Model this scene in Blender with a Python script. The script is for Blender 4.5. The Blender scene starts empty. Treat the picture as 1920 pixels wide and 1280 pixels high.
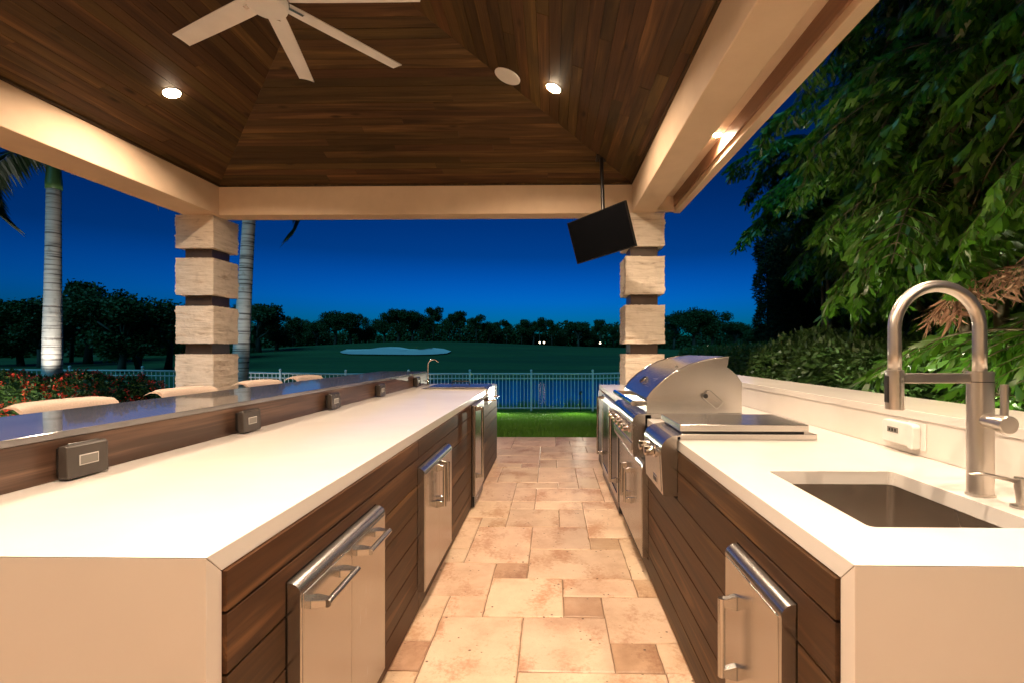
import bpy, bmesh, math, random
import numpy as np
from mathutils import Vector, Matrix
R = math.radians
rng = random.Random(7)
nrng = np.random.default_rng(11)
scene = bpy.context.scene
COL = scene.collection

# ------------------------------------------------------------------ camera, sky, exposure
cd = bpy.data.cameras.new('camera'); cam = bpy.data.objects.new('camera', cd); COL.objects.link(cam)
cam.location = (0, 0, 1.32); cam.rotation_euler = (R(90), 0, R(1.0))
cd.sensor_width = 36; cd.lens = 36 * 900 / 1920
cd.shift_x = -58 / 1920; cd.shift_y = 17 / 1920
cd.clip_start = .05; cd.clip_end = 3000
scene.camera = cam

w = bpy.data.worlds.new('World'); scene.world = w; w.use_nodes = True
wn = w.node_tree; wn.nodes.clear()
out = wn.nodes.new('ShaderNodeOutputWorld'); bg = wn.nodes.new('ShaderNodeBackground')
sky = wn.nodes.new('ShaderNodeTexSky'); sky.sky_type = 'NISHITA'; sky.sun_disc = False
sky.sun_elevation = R(-2.5); sky.sun_rotation = R(0); sky.ozone_density = 6; sky.dust_density = 0.2
# dusk colour: deep blue that darkens steadily from the horizon to the zenith, all the way round
tc = wn.nodes.new('ShaderNodeTexCoord'); sp = wn.nodes.new('ShaderNodeSeparateXYZ'); rp = wn.nodes.new('ShaderNodeValToRGB')
wn.links.new(tc.outputs['Generated'], sp.inputs[0]); wn.links.new(sp.outputs[2], rp.inputs[0])
el = rp.color_ramp.elements
while len(el) < 5: el.new(.5)
for e_, (p_, c_) in zip(el, [(0, (.004, .98, 1.1)), (.10, (.003, .84, .95)), (.19, (.002, .42, .43)), (.36, (.001, .24, .23)), (1, (.001, .20, .18))]):
    e_.position = p_; e_.color = (*c_, 1)
tint = wn.nodes.new('ShaderNodeMix'); tint.data_type = 'RGBA'; tint.blend_type = 'MULTIPLY'; tint.inputs[0].default_value = 1
wn.links.new(sky.outputs[0], tint.inputs[6]); wn.links.new(rp.outputs[0], tint.inputs[7]); wn.links.new(tint.outputs[2], bg.inputs[0])
bg.inputs[1].default_value = 2.0
wn.links.new(bg.outputs[0], out.inputs[0])
# last soft light of the dusk sky behind the viewer
sd = bpy.data.lights.new('sun', 'SUN'); sd.energy = 1.35; sd.angle = R(40); sd.color = (.14, .66, 1.0)
so = bpy.data.objects.new('sun', sd); COL.objects.link(so); so.rotation_euler = (R(52), 0, R(-20))

vs = scene.view_settings
vs.view_transform = 'Standard'; vs.look = 'None'; vs.exposure = 0; vs.gamma = 1; vs.use_curve_mapping = False
scene.cycles.use_denoising = True
scene.cycles.max_bounces = 8; scene.cycles.diffuse_bounces = 4; scene.cycles.glossy_bounces = 4
scene.cycles.sample_clamp_indirect = 6
scene.cycles.caustics_reflective = False; scene.cycles.caustics_refractive = False

LAMP = (1.0, .75, .535)           # warm ceiling lamps
P_CEIL, P_SLOT = 84.0, 30.0

# ------------------------------------------------------------------ materials
def nt(m):
    m.use_nodes = True; t = m.node_tree; t.nodes.clear()
    o = t.nodes.new('ShaderNodeOutputMaterial'); b = t.nodes.new('ShaderNodeBsdfPrincipled')
    t.links.new(b.outputs[0], o.inputs[0]); return t, b
def ramp(t, fac, stops):
    r = t.nodes.new('ShaderNodeValToRGB'); e = r.color_ramp.elements
    while len(e) < len(stops): e.new(.5)
    for k, (p, c) in enumerate(stops):
        e[k].position = p; e[k].color = (*c, 1) if len(c) == 3 else c
    t.links.new(fac, r.inputs[0]); return r.outputs[0]
def coords(t, scale=(1, 1, 1), shift=0.0, kind='Object'):
    tc = t.nodes.new('ShaderNodeTexCoord'); mp = t.nodes.new('ShaderNodeMapping')
    mp.inputs['Scale'].default_value = scale
    if shift:                                    # every piece cut from another stretch of the same stuff
        oi = t.nodes.new('ShaderNodeObjectInfo'); mu = t.nodes.new('ShaderNodeMath'); mu.operation = 'MULTIPLY'
        mu.inputs[1].default_value = shift; t.links.new(oi.outputs['Random'], mu.inputs[0])
        ad = t.nodes.new('ShaderNodeVectorMath'); ad.operation = 'ADD'
        t.links.new(tc.outputs[kind], ad.inputs[0]); t.links.new(mu.outputs[0], ad.inputs[1])
        t.links.new(ad.outputs[0], mp.inputs[0])
    else: t.links.new(tc.outputs[kind], mp.inputs[0])
    return mp.outputs[0]
def noise(t, vec, scale, detail=4, rough=.55, dist=0):
    n = t.nodes.new('ShaderNodeTexNoise'); n.inputs['Scale'].default_value = scale; n.inputs['Detail'].default_value = detail
    n.inputs['Roughness'].default_value = rough; n.inputs['Distortion'].default_value = dist
    t.links.new(vec, n.inputs['Vector']); return n.outputs[0]
def mixc(t, a, b, fac, mode='MIX'):
    m = t.nodes.new('ShaderNodeMix'); m.data_type = 'RGBA'; m.blend_type = mode
    for v, k in ((fac, 0), (a, 6), (b, 7)):
        if isinstance(v, (int, float)): m.inputs[k].default_value = v
        elif isinstance(v, tuple): m.inputs[k].default_value = (*v, 1)
        else: t.links.new(v, m.inputs[k])
    return m.outputs[2]
def vary(t, col, lo, hi, hue=0.0):
    oi = t.nodes.new('ShaderNodeObjectInfo'); mr = t.nodes.new('ShaderNodeMapRange')
    mr.inputs[3].default_value = lo; mr.inputs[4].default_value = hi
    t.links.new(oi.outputs['Random'], mr.inputs[0])
    h = t.nodes.new('ShaderNodeHueSaturation'); t.links.new(mr.outputs[0], h.inputs['Value']); t.links.new(col, h.inputs['Color'])
    if hue:
        wn_ = t.nodes.new('ShaderNodeTexWhiteNoise'); wn_.noise_dimensions = '1D'
        t.links.new(oi.outputs['Random'], wn_.inputs['W']); m2 = t.nodes.new('ShaderNodeMapRange')
        m2.inputs[3].default_value = .5 - hue; m2.inputs[4].default_value = .5 + hue
        t.links.new(wn_.outputs[0], m2.inputs[0]); t.links.new(m2.outputs[0], h.inputs['Hue'])
    return h.outputs[0]
def bump(t, b, h, strength, dist=.01):
    n = t.nodes.new('ShaderNodeBump'); n.inputs['Strength'].default_value = strength; n.inputs['Distance'].default_value = dist
    t.links.new(h, n.inputs['Height']); t.links.new(n.outputs[0], b.inputs['Normal'])
MATS = {}
def simple(name, c1, c2=None, rough=.5, metal=0, ns=8, scale=(1, 1, 1), bs=0, bd=.004, rv=.0, spec=.5, coat=0, var=None, detail=4, lo=.35, hi=.65):
    m = bpy.data.materials.new(name); t, b = nt(m)
    b.inputs['Roughness'].default_value = rough; b.inputs['Metallic'].default_value = metal
    b.inputs['Specular IOR Level'].default_value = spec; b.inputs['Coat Weight'].default_value = coat
    v = coords(t, scale); n = noise(t, v, ns, detail)
    c = ramp(t, n, [(lo, c1), (hi, c2 or tuple(k * .85 for k in c1))])
    if var: c = vary(t, c, *var)
    t.links.new(c, b.inputs['Base Color'])
    if rv:
        mr = t.nodes.new('ShaderNodeMapRange'); mr.inputs[3].default_value = rough - rv; mr.inputs[4].default_value = rough + rv
        t.links.new(noise(t, v, ns * .37, 5), mr.inputs[0]); t.links.new(mr.outputs[0], b.inputs['Roughness'])
    if bs: bump(t, b, noise(t, v, ns * 2.3, 6), bs, bd)
    MATS[name] = m; return m
def wood(name, axis, c_dark, c_mid, c_light, rough=.4, var=(.7, 1.25), hue=.01, knots=True, fine=1.0, ring=True, spec=.5, rs_=.32, stripe=(.45, .75, .75)):
    m = bpy.data.materials.new(name); t, b = nt(m)
    s = [9, 9, 9]; s[axis] = .55
    v = coords(t, tuple(s), shift=37.0)
    w_ = t.nodes.new('ShaderNodeTexNoise'); w_.inputs['Scale'].default_value = 1.1; w_.inputs['Detail'].default_value = 3
    w_.inputs['Distortion'].default_value = 1.2; t.links.new(v, w_.inputs['Vector'])
    base = w_.outputs[0]
    if ring:                                     # growth rings cut by the board's face
        mu = t.nodes.new('ShaderNodeMath'); mu.operation = 'MULTIPLY'; mu.inputs[1].default_value = 26
        t.links.new(base, mu.inputs[0]); sn = t.nodes.new('ShaderNodeMath'); sn.operation = 'SINE'; t.links.new(mu.outputs[0], sn.inputs[0])
        mr = t.nodes.new('ShaderNodeMapRange'); mr.inputs[1].default_value = -1; t.links.new(sn.outputs[0], mr.inputs[0])
        rings = mr.outputs[0]
    s2 = [90, 90, 90]; s2[axis] = 2.0
    f = noise(t, coords(t, tuple(s2), shift=19.0), fine, 5, .65)
    col = ramp(t, base, [(.3, c_dark), (.5, c_mid), (.72, c_light)])
    if ring: col = mixc(t, col, c_dark, mixc(t, (0, 0, 0), rings, rs_))
    col = mixc(t, col, c_dark, ramp(t, f, [(stripe[0], (0, 0, 0)), (stripe[1], (stripe[2],) * 3)]))
    if knots:
        vo = t.nodes.new('ShaderNodeTexVoronoi'); s3 = [2.6, 2.6, 2.6]; s3[axis] = .9
        t.links.new(coords(t, tuple(s3), shift=11.0), vo.inputs['Vector']); vo.inputs['Scale'].default_value = 1.6
        col = mixc(t, tuple(k * .35 for k in c_dark), col, ramp(t, vo.outputs['Distance'], [(.03, (0, 0, 0)), (.11, (1, 1, 1))]))
    col = vary(t, col, var[0], var[1], hue)
    t.links.new(col, b.inputs['Base Color']); b.inputs['Roughness'].default_value = rough
    b.inputs['Specular IOR Level'].default_value = spec
    bump(t, b, f, .25, .0012)
    MATS[name] = m; return m
def steel(name, axis, base=(.62, .60, .57), rough=.24):
    m = bpy.data.materials.new(name); t, b = nt(m)
    s = [260, 260, 260]; s[axis] = 2.5
    f = noise(t, coords(t, tuple(s)), 1.0, 3)
    g = noise(t, coords(t, (3, 3, 3)), 1.4, 4)
    t.links.new(ramp(t, g, [(.35, tuple(k * .93 for k in base)), (.65, base)]), b.inputs['Base Color'])
    b.inputs['Metallic'].default_value = 1
    mr = t.nodes.new('ShaderNodeMapRange'); mr.inputs[3].default_value = rough - .07; mr.inputs[4].default_value = rough + .09
    t.links.new(mixc(t, f, g, .5), mr.inputs[0]); t.links.new(mr.outputs[0], b.inputs['Roughness'])
    bump(t, b, f, .06, .0006)
    MATS[name] = m; return m
def glow(name, c, s):
    m = bpy.data.materials.new(name); m.use_nodes = True; t = m.node_tree; t.nodes.clear()
    o = t.nodes.new('ShaderNodeOutputMaterial'); e = t.nodes.new('ShaderNodeEmission')
    e.inputs[0].default_value = (*c, 1); e.inputs[1].default_value = s; t.links.new(e.outputs[0], o.inputs[0])
    MATS[name] = m; return m
def leafmat(name, c1, c2, rough=.45, trans=.25, ns=2.0, spec=.5):
    m = bpy.data.materials.new(name); t, b = nt(m)
    g = t.nodes.new('ShaderNodeNewGeometry')
    rnd = g.outputs['Random Per Island']
    n = noise(t, coords(t), ns, 3)
    ad = t.nodes.new('ShaderNodeMath'); ad.operation = 'ADD'; t.links.new(rnd, ad.inputs[0]); t.links.new(n, ad.inputs[1])
    c = ramp(t, ad.outputs[0], [(.35, c1), (1.15 if False else .95, c2)])
    t.links.new(c, b.inputs['Base Color']); b.inputs['Roughness'].default_value = rough
    b.inputs['Specular IOR Level'].default_value = spec
    tr = t.nodes.new('ShaderNodeBsdfTranslucent'); t.links.new(c, tr.inputs[0])
    mx = t.nodes.new('ShaderNodeMixShader'); mx.inputs[0].default_value = trans
    o = [k for k in t.nodes if k.type == 'OUTPUT_MATERIAL'][0]
    t.links.new(b.outputs[0], mx.inputs[1]); t.links.new(tr.outputs[0], mx.inputs[2]); t.links.new(mx.outputs[0], o.inputs[0])
    MATS[name] = m; return m

simple('quartz', (.775, .735, .685), (.735, .69, .635), rough=.15, ns=1.6, lo=.42, hi=.6, detail=9, rv=.05, coat=.0, spec=.45)
simple('quartz_body', (.73, .66, .585), (.67, .595, .52), rough=.22, ns=1.0, detail=9, rv=.06)
simple('stucco', (.74, .555, .385), (.68, .50, .34), rough=.8, ns=3.2, bs=.6, bd=.004, detail=8)
simple('dark_reveal', (.02, .014, .010), rough=.7)
wood('cabinet_wood', 1, (.024, .0100, .0036), (.074, .0325, .0115), (.160, .078, .031), rough=.48, var=(.85, 1.15), hue=.004, spec=.2, rs_=.62)
wood('ceiling_wood_y', 1, (.034, .0170, .0062), (.078, .0405, .0135), (.132, .071, .023), rough=.6, spec=.2, var=(.62, 1.25), hue=.014)
wood('ceiling_wood_x', 0, (.034, .0170, .0062), (.078, .0405, .0135), (.132, .071, .023), rough=.6, spec=.2, var=(.62, 1.25), hue=.014)
wood('slot_wood', 1, (.17, .09, .045), (.24, .135, .07), (.32, .19, .10), rough=.55, var=(.95, 1.05), knots=False)
wood('bar_wood', 1, (.050, .027, .016), (.12, .070, .042), (.185, .115, .072), rough=.3, var=(1, 1), knots=False, ring=False, fine=.55, stripe=(.42, .60, .95))
simple('bar_top', (.21, .20, .20), (.15, .14, .14), rough=.14, ns=14, scale=(1, .15, 1), rv=.04, spec=.9, coat=.8)
steel('steel_x', 0); steel('steel_y', 1); steel('steel_z', 2)
simple('sink_steel', (.62, .57, .52), (.52, .47, .42), rough=.27, metal=1, ns=1.5, rv=.05)
steel('faucet_steel', 2, (.74, .69, .63), .34)
steel('chrome', 2, (.78, .76, .73), .08)
simple('black_plastic', (.022, .020, .019), rough=.28, ns=20)
simple('bronze_plastic', (.060, .050, .043), (.050, .042, .036), rough=.26, ns=9)
simple('screen_grey', (.20, .19, .17), rough=.3)
simple('white_plastic', (.80, .78, .74), rough=.3)
simple('white_paint', (.90, .88, .85), (.85, .83, .80), rough=.38)
simple('tv_black', (.004, .004, .005), rough=.22, spec=.15)
simple('tv_case', (.010, .009, .009), rough=.5, spec=.2)
simple('column_core', (.075, .048, .032), (.055, .035, .024), rough=.4, ns=12)
simple('dark_metal', (.03, .027, .025), rough=.35, metal=.6)
simple('fence_metal', (.60, .61, .59), (.52, .53, .51), rough=.45, ns=3)
simple('wicker', (.60, .47, .38), (.50, .39, .31), rough=.55, ns=120, bs=.4, bd=.002)
simple('roof_tile', (.18, .10, .07), rough=.8)
simple('lens_rim', (.80, .77, .72), rough=.4)
glow('lens', (1.0, .76, .50), 170)
glow('globe', (1.0, .80, .55), 7)
glow('uplens', (1.0, .88, .66), 10)
# stone of the columns: split face on the sides, sawn layers
def stone():
    m = bpy.data.materials.new('stone'); t, b = nt(m)
    v = coords(t, (1.5, 1.5, 12), shift=9.0); n = noise(t, v, 2.2, 6, .6, .6)
    n2 = noise(t, coords(t, (1, 1, 1), shift=5.0), 9, 5)
    c = ramp(t, n, [(.28, (.40, .29, .20)), (.40, (.72, .61, .48)), (.6, (.84, .73, .60)), (.78, (.68, .56, .44))])
    c = mixc(t, c, (.34, .25, .17), ramp(t, n2, [(.56, (0, 0, 0)), (.8, (.5, .5, .5))]))
    t.links.new(vary(t, c, .93, 1.07), b.inputs['Base Color']); b.inputs['Roughness'].default_value = .85
    bump(t, b, mixc(t, n, n2, .5), 1.0, .02); MATS['stone'] = m
stone()
def travertine(name, c1, c2, c3, stain):
    m = bpy.data.materials.new(name); t, b = nt(m)
    v = coords(t, (1, 1, 1), shift=23.0)
    n = noise(t, v, 3.6, 8, .66); big = noise(t, coords(t, (1.6, 1, 1), shift=13.0), 3.4, 3, .5)
    grain = noise(t, v, 46, 6, .7); fine = noise(t, v, 150, 4, .7)
    c = ramp(t, n, [(.32, c1), (.5, c2), (.68, c3)])
    gm = t.nodes.new('ShaderNodeMath'); gm.operation = 'MULTIPLY_ADD'; gm.inputs[1].default_value = .55   # stains break up into grains
    t.links.new(grain, gm.inputs[0]); t.links.new(big, gm.inputs[2])
    c = mixc(t, c, stain, ramp(t, gm.outputs[0], [(.80, (0, 0, 0)), (.92, (.55, .55, .55)), (1.0, (.85, .85, .85))]))
    c = mixc(t, c, tuple(k * .72 for k in c1), ramp(t, fine, [(.56, (0, 0, 0)), (.72, (.5, .5, .5))]))
    vo = t.nodes.new('ShaderNodeTexVoronoi'); vo.inputs['Scale'].default_value = 26; vo.inputs['Randomness'].default_value = 1
    t.links.new(v, vo.inputs['Vector'])
    mr = t.nodes.new('ShaderNodeMapRange'); mr.inputs[1].default_value = .36; mr.inputs[2].default_value = .60; mr.inputs[3].default_value = .40; mr.inputs[4].default_value = -.02
    t.links.new(noise(t, v, 9, 4, .7), mr.inputs[0])
    sub = t.nodes.new('ShaderNodeMath'); sub.operation = 'ADD'; t.links.new(vo.outputs['Distance'], sub.inputs[0]); t.links.new(mr.outputs[0], sub.inputs[1])
    pits = ramp(t, sub.outputs[0], [(.10, (0, 0, 0)), (.20, (1, 1, 1))])
    c = mixc(t, (.13, .07, .035), c, pits)
    t.links.new(vary(t, c, .84, 1.08, .006), b.inputs['Base Color'])
    mr2 = t.nodes.new('ShaderNodeMapRange'); mr2.inputs[3].default_value = .24; mr2.inputs[4].default_value = .55
    t.links.new(mixc(t, n, grain, .5), mr2.inputs[0]); t.links.new(mr2.outputs[0], b.inputs['Roughness'])
    bump(t, b, mixc(t, pits, grain, .3), .5, .003); MATS[name] = m
travertine('travertine', (.53, .35, .225), (.68, .49, .34), (.75, .57, .41), (.42, .21, .105))
travertine('travertine_brown', (.40, .24, .14), (.53, .34, .21), (.62, .44, .30), (.30, .15, .08))
simple('grout', (.30, .20, .125), rough=.9, ns=40)
def turf():
    m = bpy.data.materials.new('turf'); t, b = nt(m); b.inputs['Roughness'].default_value = .9
    c = ramp(t, noise(t, coords(t), 1.2, 6), [(.35, (.050, .150, .034)), (.65, (.036, .115, .026))])
    c = mixc(t, c, (.024, .085, .022), ramp(t, noise(t, coords(t, (.02, .09, 1)), 1.0, 4, .6, .6), [(.42, (0, 0, 0)), (.62, (.8, .8, .8))]))
    c = mixc(t, c, (.075, .18, .045), ramp(t, noise(t, coords(t, (.05, .16, 1)), 1.0, 5), [(.52, (0, 0, 0)), (.72, (.7, .7, .7))]))
    t.links.new(c, b.inputs['Base Color']); MATS['turf'] = m
turf()
simple('sand', (.84, .83, .80), (.78, .77, .74), rough=.9, ns=.6)
leafmat('grass_blade', (.050, .15, .012), (.11, .27, .022), rough=.5, trans=.3)
leafmat('fishtail_leaf', (.004, .019, .003), (.068, .190, .012), rough=.30, trans=.22, ns=1.2)
leafmat('dry_leaf', (.18, .085, .045), (.32, .18, .10), rough=.7, trans=.15)
leafmat('pale_dead_leaf', (.14, .09, .075), (.30, .21, .18), rough=.8, trans=.2)
leafmat('hedge_leaf', (.020, .060, .014), (.060, .125, .026), rough=.45, trans=.2)
leafmat('conifer_leaf', (.010, .030, .010), (.022, .052, .016), rough=.7, trans=.1)
leafmat('tree_leaf', (.018, .050, .012), (.050, .100, .025), rough=.6, trans=.2, ns=.3)
leafmat('ixora_leaf', (.018, .050, .010), (.050, .10, .020), rough=.45, trans=.2)
leafmat('ixora_flower', (.50, .018, .012), (.75, .06, .03), rough=.6, trans=.25)
leafmat('bromeliad_red', (.55, .05, .03), (.75, .25, .12), rough=.5, trans=.25)
leafmat('bromeliad_yellow', (.45, .42, .08), (.70, .66, .22), rough=.5, trans=.3)
leafmat('palm_leaf', (.006, .018, .006), (.016, .036, .010), rough=.5, trans=.2)
simple('bark', (.10, .080, .060), (.065, .050, .038), rough=.9, ns=6, bs=.5, bd=.02)
simple('cane', (.13, .11, .05), (.085, .06, .03), rough=.6, ns=7, scale=(1, 1, 4))
simple('crownshaft', (.10, .20, .06), (.07, .15, .045), rough=.4, ns=4)
def palmtrunk():
    m = bpy.data.materials.new('palm_trunk'); t, b = nt(m)
    v = coords(t, (.4, .4, 13)); n = noise(t, v, 1.6, 4, .6, .2); n2 = noise(t, coords(t), 7, 5)
    c = ramp(t, n, [(.38, (.07, .055, .05)), (.46, (.44, .41, .37)), (.7, (.58, .55, .50))])
    c = mixc(t, c, (.16, .14, .11), ramp(t, n2, [(.58, (0, 0, 0)), (.75, (.7, .7, .7))]))
    t.links.new(c, b.inputs['Base Color']); b.inputs['Roughness'].default_value = .85; bump(t, b, n, .5, .01); MATS['palm_trunk'] = m
palmtrunk()
def water():
    m = bpy.data.materials.new('lake_water'); t, b = nt(m)
    b.inputs['Base Color'].default_value = (.004, .040, .085, 1); b.inputs['Roughness'].default_value = .10; b.inputs['IOR'].default_value = 1.33
    n = noise(t, coords(t, (.5, 1.6, 1)), 1.6, 4); bump(t, b, n, .35, .05); MATS['lake_water'] = m
water()

# ------------------------------------------------------------------ mesh helpers
def kids_root(p):
    while p.parent: p = p.parent
    return p
class MB:
    def __init__(s): s.v = []; s.f = []
    def add(s, vs, fs):
        o = len(s.v); s.v += [tuple(map(float, p)) for p in vs]; s.f += [tuple(i + o for i in f) for f in fs]; return s
    def box(s, x0, x1, y0, y1, z0, z1):
        return s.add([(x0, y0, z0), (x1, y0, z0), (x1, y1, z0), (x0, y1, z0), (x0, y0, z1), (x1, y0, z1), (x1, y1, z1), (x0, y1, z1)],
                     [(0, 3, 2, 1), (4, 5, 6, 7), (0, 1, 5, 4), (1, 2, 6, 5), (2, 3, 7, 6), (3, 0, 4, 7)])
    def prism(s, poly, axis, a, b):            # poly: 2-D points in the other two axes, in order
        def P(p, q):
            c = [0, 0, 0]; o = [k for k in range(3) if k != axis]; c[axis] = q; c[o[0]] = p[0]; c[o[1]] = p[1]; return c
        n = len(poly); vs_ = [P(p, a) for p in poly] + [P(p, b) for p in poly]
        return s.add(vs_, [tuple(range(n))[::-1], tuple(range(n, 2 * n))] + [(i, (i + 1) % n, n + (i + 1) % n, n + i) for i in range(n)])
    def tube(s, pts, r, n=10, cap=True, flat=1.0):
        pts = [Vector(p) for p in pts]; m = len(pts); rr = r if isinstance(r, (list, tuple)) else [r] * m
        vs_ = []; up = None
        for i, p in enumerate(pts):
            d = (pts[min(i + 1, m - 1)] - pts[max(i - 1, 0)]).normalized()
            if up is None: up = Vector((0, 0, 1)) if abs(d.z) < .9 else Vector((1, 0, 0))
            a = d.cross(up).normalized(); up = a.cross(d).normalized()
            vs_ += [p + (a * math.cos(2 * math.pi * k / n) + up * (math.sin(2 * math.pi * k / n) * flat)) * rr[i] for k in range(n)]
        fs = [(i * n + k, i * n + (k + 1) % n, (i + 1) * n + (k + 1) % n, (i + 1) * n + k) for i in range(m - 1) for k in range(n)]
        if cap: fs += [tuple(range(n))[::-1], tuple(range((m - 1) * n, m * n))]
        return s.add(vs_, fs)
    def lathe(s, prof, n=24, c=(0, 0, 0), axis='z'):
        vs_ = []
        for r, h in prof:
            for k in range(n):
                a = 2 * math.pi * k / n; p = (r * math.cos(a), r * math.sin(a), h)
                if axis == 'x': p = (h, r * math.cos(a), r * math.sin(a))
                if axis == 'y': p = (r * math.sin(a), h, r * math.cos(a))
                vs_.append((p[0] + c[0], p[1] + c[1], p[2] + c[2]))
        m = len(prof)
        fs = [(i * n + k, i * n + (k + 1) % n, (i + 1) * n + (k + 1) % n, (i + 1) * n + k) for i in range(m - 1) for k in range(n)]
        return s.add(vs_, fs + [tuple(range(n))[::-1], tuple(range((m - 1) * n, m * n))])
    def tf(s, M_): s.v = [tuple(M_ @ Vector(p)) for p in s.v]; return s
    def mesh(s, name, off=(0, 0, 0)):
        me = bpy.data.meshes.new(name); me.from_pydata([(p[0] - off[0], p[1] - off[1], p[2] - off[2]) for p in s.v], [], s.f); me.validate()
        bm = bmesh.new(); bm.from_mesh(me); bmesh.ops.recalc_face_normals(bm, faces=bm.faces); bm.to_mesh(me); bm.free(); return me
    def build(s, name, mat, parent=None, smooth=False, bevel=0, world=True, segs=2):
        off = kids_root(parent).location if (parent and world) else (0, 0, 0)
        return obj(name, s.mesh(name, off), mat, parent, smooth, bevel, segs)
def obj(name, me, mat, parent=None, smooth=False, bevel=0, segs=2):
    if mat and not me.materials: me.materials.append(MATS[mat])
    o = bpy.data.objects.new(name, me); COL.objects.link(o)
    if parent: o.parent = parent
    if smooth: me.shade_smooth(); 
    if smooth and smooth != True: me.set_sharp_from_angle(angle=R(smooth))
    if bevel:
        b = o.modifiers.new('bevel', 'BEVEL'); b.width = bevel; b.segments = segs; b.limit_method = 'ANGLE'; b.angle_limit = R(40)
    return o
def np_mesh(name, V, F):
    V = np.asarray(V, np.float32); F = np.asarray(F, np.int32); k = F.shape[1]
    me = bpy.data.meshes.new(name); me.vertices.add(len(V)); me.vertices.foreach_set('co', V.ravel())
    me.loops.add(F.size); me.loops.foreach_set('vertex_index', F.ravel())
    me.polygons.add(len(F)); me.polygons.foreach_set('loop_start', np.arange(0, F.size, k, dtype=np.int32))
    me.update(calc_edges=True); return me
def thing(name, label, cat, loc=(0, 0, 0), group=None):
    o = bpy.data.objects.new(name, None); COL.objects.link(o); o.location = loc; o.empty_display_size = .1
    return tag(o, label, cat, group)
def tag(o, label, cat, group=None):
    o['label'] = label; o['category'] = cat
    if group: o['group'] = group
    return o
def struct(o, kind='structure'): o['kind'] = kind; return o
def copy_tree(o, parent=None):
    c = o.copy(); COL.objects.link(c); c.parent = parent
    for ch in list(o.children): copy_tree(ch, c)
    return c
def lamp(name, kind, loc, power, parent, color=LAMP, rot=None, target=None, size=.1, angle=120, blend=.6):
    l = bpy.data.lights.new(name, kind); l.energy = power; l.color = color
    if kind == 'AREA': l.shape = 'DISK'; l.size = size; l.spread = R(150)
    else: l.shadow_soft_size = size
    if kind == 'SPOT': l.spot_size = R(angle); l.spot_blend = blend
    o = bpy.data.objects.new(name, l); COL.objects.link(o); o.parent = parent
    o.location = Vector(loc) - (Vector(parent.location) if parent else Vector())
    if target is not None: o.rotation_euler = (Vector(target) - Vector(loc)).to_track_quat('-Z', 'Y').to_euler()
    return o
def arc(c, r, a0, a1, n, plane='xz'):
    return [(c[0] + r * math.cos(a0 + (a1 - a0) * i / n), c[1] + r * math.sin(a0 + (a1 - a0) * i / n)) for i in range(n + 1)]
def poly_solid(outer, holes, z0, z1, shift=None):
    """solid slab from an outline with holes; shift moves chosen bottom points (for a mitre)"""
    bm = bmesh.new(); loops = []
    for lp in [outer] + holes:
        vsx = [bm.verts.new((x, y, z1)) for x, y in lp]; loops.append(vsx)
        for i in range(len(vsx)): bm.edges.new((vsx[i], vsx[(i + 1) % len(vsx)]))
    bmesh.ops.triangle_fill(bm, use_beauty=True, use_dissolve=False, edges=bm.edges[:], normal=(0, 0, 1))
    bm.verts.index_update(); top = [tuple(v.co) for v in bm.verts]; tf_ = [tuple(v.index for v in f.verts) for f in bm.faces]
    idx = [[v.index for v in lp] for lp in loops]; bm.free()
    mb = MB(); n = len(top)
    bot = [(shift(x, y) if shift else (x, y)) + (z0,) for x, y, _ in top]
    mb.add(top + bot, tf_ + [tuple(i + n for i in f[::-1]) for f in tf_] + [(a, b, b + n, a + n) for lp in idx for a, b in zip(lp, lp[1:] + lp[:1])])
    return mb

# ================================================================== THE SETTING
LAKE = -1.28
def sstep(x): x = np.clip(x, 0, 1); return x * x * (3 - 2 * x)
def terrain(x, y):
    x = np.asarray(x, float); y = np.asarray(y, float)
    z = -.05 - .33 * sstep((y - 7.4) / 6.0)
    near = z - 1.75 * sstep((y - 14.0) / 7.0)
    crest = 1.1 + 2.9 * np.exp(-((x + 36) / 42) ** 2) + .5 * np.exp(-((x - 30) / 30) ** 2)
    far = -2.1 + 1.1 * sstep((y - 38) / 7.0) + (crest + 1.0) * sstep((y - 46) / 100.0)
    far = far + .25 * np.sin(x * .06 + 1) * np.sin(y * .05) * sstep((y - 60) / 40)
    k = sstep((y - 24) / 8)
    zl = near * (1 - k) + far * k
    # left of the lake the ground stays dry
    dry = -.05 - .85 * sstep((y - 9) / 25.0) + (crest + .9) * sstep((y - 46) / 100.0)
    kl = sstep((-x - 13) / 8)
    z = zl * (1 - kl) + dry * kl
    kb = sstep((x - 2.2) / 3) * (1 - sstep((y - 14) / 6))
    z = z * (1 - kb) + (-.08) * kb
    return np.where(y < 7.3, -.06 - .0 * x, z)
def ground():
    xs = np.concatenate([-np.geomspace(900, 16, 34), np.linspace(-14, 10, 49), np.geomspace(12, 900, 34)])
    ys = np.concatenate([np.linspace(-60, 7.2, 12), np.linspace(7.5, 50, 70), np.linspace(52, 170, 60), np.geomspace(180, 1600, 16)])
    X, Y = np.meshgrid(xs, ys); Z = terrain(X, Y)
    nx = len(xs); V = np.stack([X.ravel(), Y.ravel(), Z.ravel()], 1)
    i, j = np.meshgrid(np.arange(nx - 1), np.arange(len(ys) - 1)); a = (j * nx + i).ravel()
    F = np.stack([a, a + 1, a + 1 + nx, a + nx], 1)
    o = obj('ground', np_mesh('ground', V, F), 'turf', smooth=True); struct(o)
ground()
struct(obj('lake', np_mesh('lake', [(-26, 15, LAKE), (60, 15, LAKE), (60, 48, LAKE), (-26, 48, LAKE)], [(0, 1, 2, 3)]), 'lake_water'))

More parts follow.
